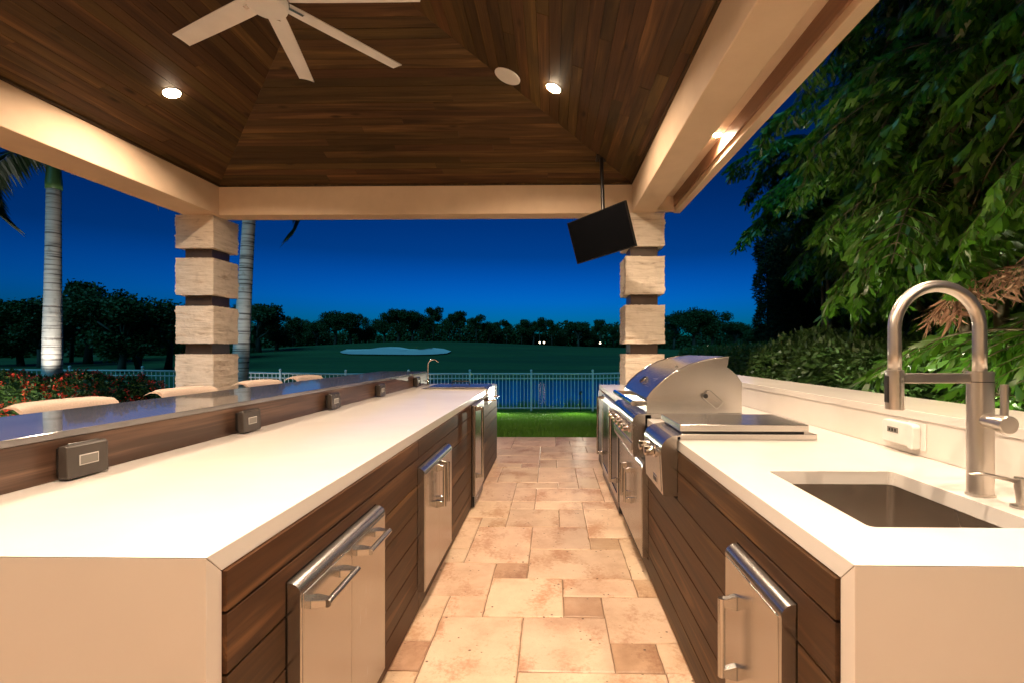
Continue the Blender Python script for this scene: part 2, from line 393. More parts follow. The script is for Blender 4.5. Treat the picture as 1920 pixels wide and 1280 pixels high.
def pix(px, py):
    a = (px - 1018) / 900; b = -(py - 657) / 900; th = R(1)
    return Vector((a * math.cos(th) - math.sin(th), a * math.sin(th) + math.cos(th), b))
EYE = Vector((0, 0, 1.32))
def on_ground(px, py, y0=48, y1=200):       # where the sight line through a pixel meets the fairway
    d = pix(px, py); t = y0
    while t < y1:
        p = EYE + d * t
        if p.z <= float(terrain(p.x, p.y)): return p
        t += .25
    return EYE + d * y1
def bunker():
    top = [(637, 661), (650, 656.5), (672, 656.5), (694, 655.8), (712, 653), (732, 651.8), (750, 652.5), (768, 656), (790, 656.6), (812, 653.8), (832, 655.5), (846, 660)]
    bot = [(838, 664), (815, 666), (780, 666.8), (735, 666.5), (690, 666), (655, 665.5), (641, 664)]
    pts = [on_ground(*p) for p in top + bot]; n = len(pts)
    c = sum(pts, Vector()) / n
    mb = MB(); rings = []
    for k, (s_, dz) in enumerate([(1.0, .22), (.95, .08), (.6, .10), (.25, .10)]):
        rings.append([((c + (p - c) * s_).x, (c + (p - c) * s_).y, float(terrain((c + (p - c) * s_).x, (c + (p - c) * s_).y)) + dz) for p in pts])
    V = [p for r in rings for p in r] + [(c.x, c.y, float(terrain(c.x, c.y)) + .12)]
    F = [(k * n + i, k * n + (i + 1) % n, (k + 1) * n + (i + 1) % n, (k + 1) * n + i) for k in range(3) for i in range(n)]
    F += [(3 * n + i, 3 * n + (i + 1) % n, 4 * n) for i in range(n)]
    mb.add(V, F); struct(mb.build('sand_bunker', 'sand', smooth=True))
bunker()

# ---- patio of tumbled travertine in a French pattern
U = .2032; GX, GY = .063, 2.383
def patio():
    base = MB().box(-7.0, 2.3, -2.2, 7.36, -.10, -.009).build('patio', 'grout'); struct(base)
    occ = {}
    I0, I1, J0, J1 = -34, 11, -22, 25
    fixed = [(-2, 0, 2, 2, 0), (-2, 2, 1, 1, 1), (-4, 1, 2, 2, 0), (-1, 2, 3, 2, 0), (0, 1, 2, 1, 0), (0, 0, 1, 1, 1), (1, -1, 2, 2, 0),
             (-3, -3, 2, 3, 0), (-1, -2, 2, 2, 0), (1, -2, 1, 1, 1), (-3, 0, 1, 1, 0), (-5, -1, 2, 2, 0), (-4, -2, 1, 1, 1), (2, -2, 1, 1, 0),
             (-3, 3, 2, 3, 0), (-1, 4, 2, 2, 0), (1, 4, 1, 1, 1), (1, 5, 2, 3, 0), (2, 2, 1, 3, 0), (-2, 6, 2, 2, 0), (0, 6, 1, 2, 0), (-3, 6, 1, 1, 0), (-1, -4, 3, 2, 0)]
    tiles = []
    def put(i, j, w_, h_, b):
        for a in range(i, i + w_):
            for c in range(j, j + h_): occ[a, c] = 1
        tiles.append((i, j, w_, h_, b))
    for t_ in fixed: put(*t_)
    free = lambda i, j, w_, h_: i >= I0 and i + w_ <= I1 and j >= J0 and j + h_ <= J1 and all((a, c) not in occ for a in range(i, i + w_) for c in range(j, j + h_))
    cells = [(i, j) for i in range(I0, I1) for j in range(J0, J1)]
    for sizes, share in (([(2, 3), (3, 2)], .5), ([(2, 2)], 1.0), ([(2, 1), (1, 2)], 1.0), ([(1, 1)], 1.0)):
        rng.shuffle(cells); n_try = int(len(cells) * share)
        for i, j in cells[:n_try]:
            w_, h_ = rng.choice(sizes)
            for w2, h2 in ((w_, h_), (h_, w_)):
                if free(i, j, w2, h2): put(i, j, w2, h2, 1 if (w2 * h2 == 1 and rng.random() < .4) else 0); break
    rest = MB()
    for i, j, w_, h_, b in tiles:
        g = .0019; x0, x1 = GX + i * U + g, GX + (i + w_) * U - g; y0, y1 = GY + j * U + g, GY + (j + h_) * U - g
        y1 = min(y1, 7.355)
        vis = (-5 <= i <= 3 and j >= -8) or (j >= 17)
        zt = rng.uniform(-.0012, .0012)
        if not vis: rest.box(x0, x1, y0, y1, -.012, zt); continue
        ring = []
        for (ax, ay), (bx_, by) in (((x0, y0), (x1, y0)), ((x1, y0), (x1, y1)), ((x1, y1), (x0, y1)), ((x0, y1), (x0, y0))):
            L = math.hypot(bx_ - ax, by - ay); m = max(3, int(L / .05))
            for k in range(m):
                t_ = k / m; n_x, n_y = -(by - ay) / L, (bx_ - ax) / L
                d = rng.uniform(0, .0022) + (.005 * rng.random() if rng.random() < .10 else 0)
                if k == 0: d += .002
                ring.append((ax + (bx_ - ax) * t_ + n_x * d, ay + (by - ay) * t_ + n_y * d))
        cx, cy = (x0 + x1) / 2, (y0 + y1) / 2; n = len(ring)
        inn = [(cx + (x - cx) * (1 - .0045 / (x1 - x0) * 2), cy + (y - cy) * (1 - .0045 / (y1 - y0) * 2)) for x, y in ring]
        V = [(x, y, -.012) for x, y in ring] + [(x, y, zt - .0035) for x, y in ring] + [(x, y, zt) for x, y in inn]
        F = [(k, (k + 1) % n, n + (k + 1) % n, n + k) for k in range(n)] + [(n + k, n + (k + 1) % n, 2 * n + (k + 1) % n, 2 * n + k) for k in range(n)] + [tuple(range(2 * n, 3 * n))]
        MB().add(V, F).build('paver', 'travertine_brown' if b else 'travertine', base)
    struct(rest.build('pavers', 'travertine', base), 'stuff')
patio()

# ---- lawn blades between patio and fence
def lawn():
    n = 120000
    x = nrng.uniform(-4.2, 3.4, n); y = 7.37 + 6.6 * nrng.random(n) ** 1.35
    z = terrain(x, np.maximum(y, 7.5)); z = np.where(y < 7.5, -.055, z)
    h = nrng.uniform(.035, .085, n); a = nrng.uniform(0, 2 * np.pi, n); wd = nrng.uniform(.003, .006, n)
    lx, ly = nrng.normal(0, .022, n), nrng.normal(0, .022, n)
    P = np.stack([x, y, z - .005], 1); s_ = np.stack([np.cos(a) * wd, np.sin(a) * wd, 0 * a], 1)
    tip = P + np.stack([lx, ly, h], 1)
    V = np.stack([P - s_, P + s_, tip], 1).reshape(-1, 3)
    o = obj('lawn_grass', np_mesh('lawn_grass', V, np.arange(3 * n).reshape(-1, 3)), 'grass_blade')
    tag(o, 'short bright green lawn between the patio and the fence', 'lawn'); struct(o, 'stuff')
lawn()
def shore():
    n = 5000
    x = nrng.uniform(-9, 6, n); y = nrng.uniform(14.2, 16.8, n); z = terrain(x, y)
    h = nrng.uniform(.15, .42, n) * (0.6 + .5 * np.sin(x * 2.3) ** 2); a = nrng.uniform(0, 6.28, n); wd = nrng.uniform(.008, .016, n)
    P = np.stack([x, y, z - .02], 1); s_ = np.stack([np.cos(a) * wd, np.sin(a) * wd, 0 * a], 1)
    tip = P + np.stack([nrng.normal(0, .1, n), nrng.normal(0, .1, n), h], 1)
    o = obj('shore_grass', np_mesh('shore_grass', np.stack([P - s_, P + s_, tip], 1).reshape(-1, 3), np.arange(3 * n).reshape(-1, 3)), 'grass_blade')
    tag(o, 'taller rough grass on the lake bank behind the fence', 'grass'); struct(o, 'stuff')
shore()

# ---- unseen house wall, added to reflect in the steel and block the sun
hw_ = MB().box(-9, 6, -4.6, -4.3, -.05, 8.0).build('added_house_wall', 'stucco'); struct(hw_)
# ================================================================== PAVILION
XL, XR, YN, YF = -4.18, 1.0, -.65, 5.97      # inner faces of the four beams
ZB, ZC, PITCH = 3.02, 3.39, .333              # beam underside, beam top, ceiling slope
pav = thing('pavilion', 'open pavilion with cream beams, stone block columns and a dark plank hip ceiling', 'pavilion', (XL + 2.59, 2.66, 0))
MB().box(XL - .45, XL, YN, YF, ZB, ZC).build('beam', 'stucco', pav, bevel=.008)
MB().box(XL - .45, XR + .285, YF, YF + .25, ZB, ZC).build('beam', 'stucco', pav, bevel=.008)
MB().box(XL - .45, XR + .285, YN - .25, YN, ZB, ZC).build('beam', 'stucco', pav, bevel=.008)
MB().box(XR, XR + .285, YN, YF, ZB, ZC).build('beam', 'stucco', pav, bevel=.008)
# trough beside the right beam: soffit, brown board, outer trim
MB().box(XR + .285, 1.66, YN - .25, YF + .02, 3.205, 3.36).build('soffit', 'stucco', pav)
MB().box(1.495, 1.515, YN - .25, YF - .07, 3.075, 3.204).build('slot_board', 'slot_wood', pav)
MB().box(1.515, 1.60, YN - .25, YF + .02, ZB, 3.204).build('outer_trim', 'stucco', pav, bevel=.006)
MB().box(1.60, 1.66, YN - .25, YF + .02, ZB + .07, 3.204).build('drip_trim', 'stucco', pav, bevel=.004)
MB().box(1.286, 1.514, YF - .07, YF + .02, ZB + .012, 3.204).build('slot_end', 'stucco', pav, bevel=.004)
# roof shell above (sheds the sky light)
mb = MB()
xo0, xo1, yo0, yo1 = XL - .95, 1.85, YN - .75, YF + .75
hw = (xo1 - xo0) / 2; zr = 3.40 + PITCH * hw
mb.add([(xo0, yo0, 3.44), (xo1, yo0, 3.44), (xo1, yo1, 3.44), (xo0, yo1, 3.44), ((xo0 + xo1) / 2, yo0 + hw, zr + .16), ((xo0 + xo1) / 2, yo1 - hw, zr + .16)],
       [(0, 1, 4), (1, 2, 5, 4), (2, 3, 5), (3, 0, 4, 5)])
mb.build('roof', 'roof_tile', pav)
HWI = (XR - XL) / 2; XM = (XL + XR) / 2; ZRI = ZC + PITCH * HWI
ce = MB()
e_ = .022
ce.add([(XL - .02, YN - .02, ZC + e_), (XR + .02, YN - .02, ZC + e_), (XR + .02, YF + .02, ZC + e_), (XL - .02, YF + .02, ZC + e_), (XM, YN + HWI, ZRI + e_), (XM, YF - HWI, ZRI + e_)],
       [(0, 1, 4), (1, 2, 5, 4), (2, 3, 5), (3, 0, 4, 5)])
ceil = ce.build('ceiling', 'dark_reveal', pav)
def planks():
    bw = .098; nb = int(HWI / (bw * math.cos(math.atan(PITCH)))) + 1; st = HWI / nb
    nz = math.cos(math.atan(PITCH)); nx = math.sin(math.atan(PITCH))
    for side in ('left', 'right', 'far', 'near'):
        for r in range(nb):
            d0, d1 = r * st + .0012, (r + 1) * st - .0012
            if side in ('left', 'right'): a0, a1, b0, b1 = YN + d0, YF - d0, YN + d1, YF - d1
            else: a0, a1, b0, b1 = XL + d0, XR - d0, XL + d1, XR - d1
            if b1 - b0 < .02: b0 = b1 = (b0 + b1) / 2
            cuts = [a0]
            while True:
                nxt = cuts[-1] + rng.uniform(1.0, 2.7)
                if nxt > a1 - .7: break
                cuts.append(nxt)
            cuts.append(a1)
            for k in range(len(cuts) - 1):
                s0, s1 = cuts[k], cuts[k + 1]
                lo0, hi0 = s0 + (.0008 if k else 0), s1 - (.0008 if k < len(cuts) - 2 else 0)
                lo1, hi1 = max(lo0, b0) if k == 0 else lo0, min(hi0, b1) if k == len(cuts) - 2 else hi0
                lo1, hi1 = (b0 if k == 0 else max(lo0, b0)), (b1 if k == len(cuts) - 2 else min(hi0, b1))
                if hi1 < lo1: lo1 = hi1 = (max(lo1, hi1) if k == 0 else min(lo1, hi1))
                prou = rng.uniform(-.0015, .0015)
                def pt(s_, d, up):
                    z = ZC + PITCH * d; n_ = (.019 if up else prou)
                    if side == 'left': return (XL + d - n_ * nx, s_, z + n_ * nz)
                    if side == 'right': return (XR - d + n_ * nx, s_, z + n_ * nz)
                    if side == 'far': return (s_, YF - d + n_ * nx, z + n_ * nz)
                    return (s_, YN + d - n_ * nx, z + n_ * nz)
                c = [(lo0, d0), (hi0, d0), (hi1, d1), (lo1, d1)]
                MB().add([pt(*q, 0) for q in c] + [pt(*q, 1) for q in c],
                         [(0, 1, 2, 3), (7, 6, 5, 4), (0, 4, 5, 1), (1, 5, 6, 2), (2, 6, 7, 3), (3, 7, 4, 0)]).build(
                    'ceiling_plank', 'ceiling_wood_y' if side in ('left', 'right') else 'ceiling_wood_x', ceil)
planks()
tr = MB()   # slim dark moulding where the planks meet the beams
tr.box(XL, XL + .022, YN, YF, ZC - .018, ZC + .004).box(XR - .022, XR, YN, YF, ZC - .018, ZC + .004)
tr.box(XL + .022, XR - .022, YF - .022, YF, ZC - .018, ZC + .004).box(XL + .022, XR - .022, YN, YN + .022, ZC - .018, ZC + .004)
tr.build('moulding', 'ceiling_wood_y', pav)

def stone_block(x0, x1, y0, y1, z0, z1, parent, seed):
    """split-face block: a finely cut box whose skin is broken rock"""
    r = np.random.default_rng(seed); n = 22
    bm = bmesh.new(); bmesh.ops.create_cube(bm, size=1)
    bmesh.ops.subdivide_edges(bm, edges=bm.edges[:], cuts=n - 1, use_grid_fill=True)
    sx, sy, sz = x1 - x0, y1 - y0, z1 - z0
    ph = r.uniform(0, 6.28, 12); fx = r.uniform(2, 14, 12); fz = r.uniform(10, 60, 12)
    rows = r.normal(0, 1, 40)
    for v in bm.verts:
        x, y, z = v.co
        p = Vector((x * sx, y * sy, z * sz)); edge = sum(abs(abs(q) - .5) < 1e-4 for q in (x, y, z))
        u = p.x + p.y * 1.3
        d = sum(math.sin(fx[k] * u + fz[k] * p.z + ph[k]) for k in range(12)) / 12 * .016
        d += rows[int((z + .5) * 38)] * .0034 + r.normal(0, .0028)
        if edge >= 2: d -= .004
        if abs(abs(x) - .5) < 1e-4: p.x += math.copysign(d, x)
        if abs(abs(y) - .5) < 1e-4: p.y += math.copysign(d * .8, y)
        if abs(abs(z) - .5) < 1e-4: p.z += math.copysign(min(0, d * .5), z)
        v.co = p + Vector(((x0 + x1) / 2, (y0 + y1) / 2, (z0 + z1) / 2)) - Vector(pav.location)
    me = bpy.data.meshes.new('stone_block'); bm.to_mesh(me); bm.free()
    return obj('stone_block', me, 'stone', parent, smooth=40)
def column(x0, y0, seed):
    w_ = .472; i_ = .066
    core = MB().box(x0 + i_, x0 + w_ - i_, y0 + i_, y0 + w_ - i_, 0, ZB - .002).build('column', 'column_core', pav, bevel=.004)
    zs = [(2.607, 3.018), (2.017, 2.479), (1.412, 1.876), (.81, 1.276), (.21, .676), (0.002, .08)]
    for k, (a, b) in enumerate(zs): stone_block(x0, x0 + w_, y0, y0 + w_, a, b, core, seed + k)
column(-4.715, 5.95, 10); column(.922, 5.95, 30); column(-4.715, -1.10, 50); column(.922, -1.10, 70)

# ---- recessed lights, speaker
def recessed(x, y, side, label, group):
    z = ZC + PITCH * ((XR - x) if side > 0 else (x - XL)) if side else 3.205
    t = thing('recessed_light', label, 'ceiling light', (x, y, z), group)
    q = Matrix.Rotation(side * math.atan(PITCH), 4, 'Y') if side else Matrix.Identity(4)
    r = .074 if side else .040
    MB().lathe([(r * .88, .002), (r, .002), (r, -.004), (r * .96, -.006), (r * .89, -.006)], 32).tf(q).build('trim_ring', 'lens_rim', t, smooth=40, world=False)
    MB().lathe([(.001, -.003), (r * .88, -.003), (r * .87, -.010), (r * .66, -.018), (r * .35, -.022), (.001, -.023)], 32).tf(q).build('lens', 'lens', t, world=False)
    l = lamp('downlight', 'AREA', (x, y, z - (.03 if side else .026)), P_CEIL if side else P_SLOT, t, size=.13 if side else .07)
    if side: l.location = q @ Vector((0, 0, -.030)); l.rotation_euler = (0, 0, 0)
def added_near_light(x, y, label):  # unseen lights added in the near slope to warm the end panels
    z = ZC + PITCH * (y - YN); t = thing('recessed_light', label, 'ceiling light', (x, y, z))
    q = Matrix.Rotation(math.atan(PITCH), 4, 'X'); r = .085
    MB().lathe([(r * .88, .002), (r, .002), (r, -.004), (r * .96, -.006), (r * .89, -.006)], 32).tf(q).build('trim_ring', 'lens_rim', t, smooth=40, world=False)
    MB().lathe([(.001, -.003), (r * .88, -.003), (r * .87, -.010), (r * .66, -.018), (r * .35, -.022), (.001, -.023)], 32).tf(q).build('lens', 'lens', t, world=False)
    lamp('downlight', 'AREA', (x, y, z - .04), P_CEIL * .85, t, size=.13)
recessed(.021, 4.384, 1, 'glowing recessed light beside the round speaker in the plank ceiling', None)
recessed(-3.423, 4.27, -1, 'glowing recessed light in the plank slope above the bar stools', None)
recessed(.021, .94, 1, 'recessed light in the plank slope above the grill counter sink', None)
recessed(-3.423, 1.05, -1, 'recessed light in the plank slope above the island near end', None)
for y, wh in ((4.214, 'past the grill'), (1.9, 'over the white control box'), (-.3, 'toward the house')):
    recessed(1.445, y, 0, 'small spotlight in the outer beam trough ' + wh, 'trough spotlights')
for x, lb in ((-2.9, 'over the bar'), (-.35, 'over the aisle')):
    added_near_light(x, .05, 'unseen recessed light added in the near plank slope ' + lb)
t = thing('ceiling_speaker', 'round white speaker grille set in the dark plank ceiling', 'speaker', (-.405, 4.44, ZC + PITCH * (XR + .405)))
q = Matrix.Rotation(math.atan(PITCH), 4, 'Y')
MB().lathe([(.001, .002), (.118, .002), (.118, -.006), (.112, -.010), (.001, -.011)], 40).tf(q).build('grille', 'white_paint', t, smooth=40, world=False)
MB().lathe([(.114, .003), (.124, .003), (.124, -.006), (.117, -.011), (.114, -.011)], 40).tf(q).build('rim', 'white_paint', t, smooth=40, world=False)

for x in (-3.6, -1.2, 1.2):  # unseen lamps added to wash the wall that the steel reflects
    t = thing('added_wall_lamp', 'unseen cylinder wall lamp added to light the house wall behind the kitchen', 'wall lamp', (x, -4.3, 2.3), 'added house wall lamps')
    MB().lathe([(.06, -.14), (.065, -.14), (.065, .14), (.06, .14), (.058, .0)], 20, (0, .12, 0)).build('shade', 'dark_metal', t, smooth=40, world=False)
    MB().box(-.04, .04, .0, .058, -.06, .06).build('arm', 'dark_metal', t, world=False)
    MB().lathe([(.001, .10), (.055, .10), (.055, .09)], 16, (0, .12, 0)).build('lens', 'uplens', t, world=False)
    lamp('wash', 'SPOT', (x, -4.18, 2.46), 70, t, target=(x, -4.25, 4.2), size=.05, angle=150)
    lamp('wash', 'SPOT', (x, -4.18, 2.14), 70, t, target=(x, -4.25, 0), size=.05, angle=150)
# ---- ceiling fan
def fan():
    fx, fy, fz = -1.59, 2.657, 3.279; Rb = .845
    t = thing('ceiling_fan', 'white ceiling fan with seven long narrow blades on a rod', 'ceiling fan', (fx, fy, fz - .05))
    MB().lathe([(.001, -.05), (.085, -.050), (.102, -.044), (.108, -.03), (.108, .0)], 40, (fx, fy, fz)).build('cap', 'white_paint', t, smooth=35)
    MB().lathe([(.100, .001), (.112, .004), (.112, .022), (.100, .026)], 40, (fx, fy, fz)).build('hub_band', 'steel_x', t, smooth=35)
    MB().lathe([(.108, .026), (.110, .07), (.085, .11), (.04, .14), (.02, .145)], 40, (fx, fy, fz)).build('motor', 'white_paint', t, smooth=35)
    MB().tube([(fx, fy, fz + .14), (fx, fy, ZRI - .05)], .014, 16).build('rod', 'white_paint', t, smooth=True)
    MB().lathe([(.02, -.10), (.05, -.085), (.068, -.03), (.068, -.002)], 32, (fx, fy, ZRI)).build('canopy', 'white_paint', t, smooth=35)
    for k in range(7):
        a = .012 + k * 2 * math.pi / 7
        M_ = Matrix.Translation((fx, fy, fz + .012)) @ Matrix.Rotation(a, 4, 'Z') @ Matrix.Rotation(R(9), 4, 'X')
        V = []; F = []; m = 9; L = [.10, .2, .35, .5, .65, Rb]; wd = [.052, .056, .056, .055, .053, .050]
        for i, x in enumerate(L):
            for s_ in range(m):
                u = -1 + 2 * s_ / (m - 1); V.append((x + (.012 * (1 - u * u) if i == 5 else 0), u * wd[i], .011 * (1 - u * u)))
            for s_ in range(m):
                u = -1 + 2 * s_ / (m - 1); V.append((x + (.012 * (1 - u * u) if i == 5 else 0), u * wd[i], .011 * (1 - u * u) + .006))
        for i in range(5):
            b0 = i * 2 * m; b1 = (i + 1) * 2 * m
            for s_ in range(m - 1):
                F += [(b0 + s_, b1 + s_, b1 + s_ + 1, b0 + s_ + 1), (b0 + m + s_, b0 + m + s_ + 1, b1 + m + s_ + 1, b1 + m + s_)]
            F += [(b0, b0 + m, b1 + m, b1), (b0 + m - 1, b1 + m - 1, b1 + 2 * m - 1, b0 + 2 * m - 1)]
        b0 = 5 * 2 * m; F += [tuple(list(range(b0, b0 + m)) + list(range(b0 + 2 * m - 1, b0 + m - 1, -1)))]
        bl = MB().add(V, F).tf(M_).build('blade', 'white_paint', t, smooth=40)
        MB().box(.095, .20, -.012, .012, .0075, .0105).tf(M_ @ Matrix.Translation((0, 0, -.004))).build('blade_iron', 'steel_x', bl)
fan()

# ---- television on a ceiling pole
def television():
    k_ = 1.125; C = EYE + (Vector((.482, 4.731, 2.461)) - EYE) * k_
    t = thing('television', 'black flat television tilted down on a ceiling pole by the stone column', 'television', C)
    M_ = (Matrix.Rotation(-.749, 4, 'Z') @ Matrix.Rotation(.26, 4, 'X') @ Matrix.Rotation(-.109, 4, 'Y'))
    W, H_ = .365 * k_, .215 * k_
    sc = MB().box(-W + .008, W - .008, -.012, -.0105, -H_ + .012, H_ - .008).tf(M_).build('screen', 'tv_black', t, world=False)
    MB().box(-W, W, -.010, .022, -H_, H_).tf(M_).build('case', 'tv_case', t, bevel=.003, world=False)
    be = MB().box(-W, W, -.0135, -.0095, H_ - .008, H_).box(-W, W, -.0135, -.0095, -H_, -H_ + .012).box(-W, -W + .008, -.0135, -.0095, -H_ + .012, H_ - .008).box(W - .008, W, -.0135, -.0095, -H_ + .012, H_ - .008)
    be.tf(M_).build('bezel', 'tv_case', t, world=False)
    MB().box(-.008, .008, -.0145, -.0130, -H_ + .003, -H_ + .009).tf(M_).build('logo', 'chrome', t, world=False)
    MB().box(-.22, .22, .022, .045, -.15, .12).tf(M_).build('rear_cover', 'tv_case', t, bevel=.01, world=False)
    MB().box(-.10, .10, .045, .058, -.10, .10).tf(M_).build('mount_plate', 'dark_metal', t, world=False)
    back = M_ @ Vector((.0, .075, .02))
    top = Vector((.575, 5.53, ZC + PITCH * (YF - 5.53))) - C
    MB().tube([top, back + (top - back) * .12, back], .021, 14).build('pole', 'dark_metal', t, smooth=40, world=False)
    MB().box(-.06, .06, -.06, .06, -.016, -.001).tf(Matrix.Translation(top) @ Matrix.Rotation(-math.atan(PITCH), 4, 'X')).build('ceiling_plate', 'dark_metal', t, world=False)
    MB().box(-.03, .03, .058, .10, -.04, .06).tf(M_).build('bracket', 'dark_metal', t, world=False)
television()

# ================================================================== KITCHEN ISLAND (left) with raised bar
CT, ST = .914, .045
YL0, YL1 = .93, 5.93; XLE = -.677
isl = thing('kitchen_island', 'long island with white quartz top, dark wood boards and raised bar ledge', 'kitchen island', (-1.4, (YL0 + YL1) / 2, 0))
mitre = lambda y0, y1: (lambda x, y: (x, y + ST) if abs(y - y0) < 1e-4 else ((x, y - ST) if abs(y - y1) < 1e-4 else (x, y)))
poly_solid([(-1.57, YL0), (XLE, YL0), (XLE, YL1), (-1.57, YL1)], [], CT - ST, CT, mitre(YL0, YL1)).build('countertop', 'quartz', isl, bevel=.0015)
def waterfall(x0, x1, y, sgn, parent, mat='quartz_body'):
    g = .0012
    MB().prism([(y, 0.002), (y + sgn * ST, 0.002), (y + sgn * ST, CT - ST - g * 1.4), (y + sgn * g * .0, CT - g * 1.4)], 0, x0, x1).build('end_panel', mat, parent, bevel=.0012)
waterfall(-1.57, XLE, YL0, 1, isl); waterfall(-1.57, XLE, YL1, -1, isl)
MB().box(-2.0, -.690, YL0 + ST + .001, YL1 - ST - .001, .004, CT - ST - .001).build('cabinet_body', 'dark_reveal', isl)
BZ = [.780, .651, .522, .393, .264, .135]
def boards(face, sgn, y0, y1, units, parent, joints=()):
    """horizontal boards; face is the visible plane, sgn the side the aisle lies on; units = openings (ya, yb, za, zb)"""
    zs = [CT - ST - .002] + BZ + [.012]; g = .0028
    for k in range(len(zs) - 1):
        zt, zb = zs[k] - (g if k else 0), zs[k + 1] + g
        segs = [(y0, y1)]; notch = []
        for ya, yb, za, zz in units:
            ov = min(zz, zt) - max(za, zb)
            if ov <= 0: continue
            if ov > .8 * (zt - zb): segs = [s_ for a, b in segs for s_ in ((a, min(b, ya - .003)), (max(a, yb + .003), b)) if s_[1] - s_[0] > .03]
            else: notch.append((ya - .003, yb + .003, za, zz))
        for a, b in segs:
            cut = [c for c in joints if k % 2 == 0 and a + .2 < c < b - .2]
            for p, q_ in zip([a] + cut, cut + [b]):
                p, q_ = p + .001, q_ - .001
                lo_, hi_ = [(p, zb)], [(q_, zt)]
                for ya, yb, za, zz in sorted(notch):
                    if ya < p or yb > q_: continue
                    if zz < zt: lo_ += [(ya, zb), (ya, zz + .003), (yb, zz + .003), (yb, zb)]
                for ya, yb, za, zz in sorted(notch, reverse=True):
                    if ya < p or yb > q_: continue
                    if zz >= zt: hi_ += [(yb, zt), (yb, za - .003), (ya, za - .003), (ya, zt)]
                x0, x1 = sorted((face, face - sgn * .019))
                MB().prism(lo_ + [(q_, zb)] + hi_ + [(p, zt)], 0, x0, x1).build('board', 'cabinet_wood', parent, bevel=.0015)
unitsL = [(1.20, 1.815, .115, .735), (2.385, 3.036, .115, .735), (4.0, 4.52, .02, .868)]
boards(-.668, 1, YL0 + ST + .001, YL1 - ST - .001, unitsL, isl, joints=(2.40,))
# raised bar
MB().box(-1.99, -1.571, YL0 + .02, YL1 - .02, CT - .3, 1.022).build('bar_body', 'dark_reveal', isl)
MB().box(-1.570, -1.548, YL0, YL1, CT + .0008, 1.0445).build('bar_face', 'bar_wood', isl, bevel=.001)
MB().box(-2.11, -1.545, YL0, YL1, 1.0453, 1.067).build('bar_top', 'bar_top', isl, bevel=.0015)
MB().box(-2.012, -1.991, YL0 + ST, YL1 - ST, .01, 1.044).build('bar_back', 'cabinet_wood', isl)
MB().box(-1.99, -1.572, YL1 - .019, YL1, .01, 1.044).build('bar_end', 'bar_wood', isl)
MB().box(-1.99, -1.572, YL0, YL0 + .019, .01, 1.044).build('bar_end', 'bar_wood', isl)

def bar_handle(p0, p1, out_dir, stand, parent, r=.0105, mat='steel_z'):
    """tubular pull on two tapered feet; p0,p1 on the door face"""
    p0, p1, o_ = Vector(p0), Vector(p1), Vector(out_dir) * stand
    d = (p1 - p0).normalized()
    h = MB().tube([p0 + o_ - d * .012, p1 + o_ + d * .012], r, 14).build('handle', mat, parent, smooth=40)
    for p in (p0, p1):
        s_ = d * .014; a = Vector(out_dir).cross(d) * .0115
        q = p + o_ * .98
        V = [p - s_ * 1.5 - a, p + s_ * 1.5 - a, p + s_ * 1.5 + a, p - s_ * 1.5 + a, q - s_ * .8 - a * .8, q + s_ * .8 - a * .8, q + s_ * .8 + a * .8, q - s_ * .8 + a * .8]
        MB().add(V, [(0, 3, 2, 1), (4, 5, 6, 7), (0, 1, 5, 4), (1, 2, 6, 5), (2, 3, 7, 6), (3, 0, 4, 7)]).build('handle_foot', mat, h, bevel=.002)
def access_door(face, sgn, y0, y1, z0, z1, leaves, handles, parent, label):
    """stainless framed door unit standing proud of the boards"""
    D = .036; f0, f1 = face - sgn * .016, face + sgn * D
    fw = .010
    mb = MB()
    for a, b, c, d in ((y0, y0 + fw, z0, z1 - .028), (y1 - fw, y1, z0, z1 - .028), (y0 + fw, y1 - fw, z0, z0 + fw)):
        mb.box(*sorted((f0, f1)), a, b, c, d)
    mb.box(*sorted((f0, face + sgn * (D - .012))), y0 + fw, y1 - fw, z0 + fw, z1 - .028)
    un = mb.build('access_door', 'steel_z', parent, bevel=.0015)
    un['label'] = label
    pts = [(face - sgn * .016, z1 - .030), (face + sgn * D, z1 - .030)] + [(face + sgn * (D * math.cos(a)), z1 - .030 + .030 * math.sin(a)) for a in np.linspace(.15, math.pi / 2, 9)] + [(face - sgn * .016, z1)]
    MB().prism([(x, z) for x, z in pts], 1, y0 - .001, y1 + .001).build('top_rail', 'steel_y', un, smooth=30)
    g = .0018
    for a, b in leaves:
        MB().box(*sorted((face + sgn * (D - .011), face + sgn * (D + .002))), a + g, b - g, z0 + fw + g, z1 - .033).build('door_leaf', 'steel_z', un, bevel=.002)
    for p0, p1 in handles:
        bar_handle((face + sgn * (D + .002), *p0), (face + sgn * (D + .002), *p1), (sgn, 0, 0), .040, un, mat='steel_y' if p0[1] == p1[1] else 'steel_z')
access_door(-.668, 1, 1.20, 1.815, .115, .735, [(1.21, 1.505), (1.505, 1.805)], [((1.265, .655), (1.44, .655)), ((1.565, .665), (1.725, .665))], isl,
            'stainless double door with two level bar handles')
access_door(-.668, 1, 2.385, 3.036, .115, .735, [(2.395, 2.69), (2.69, 3.026)], [((2.645, .475), (2.645, .675)), ((2.735, .475), (2.735, .675))], isl,
            'stainless double door with two upright bar handles')

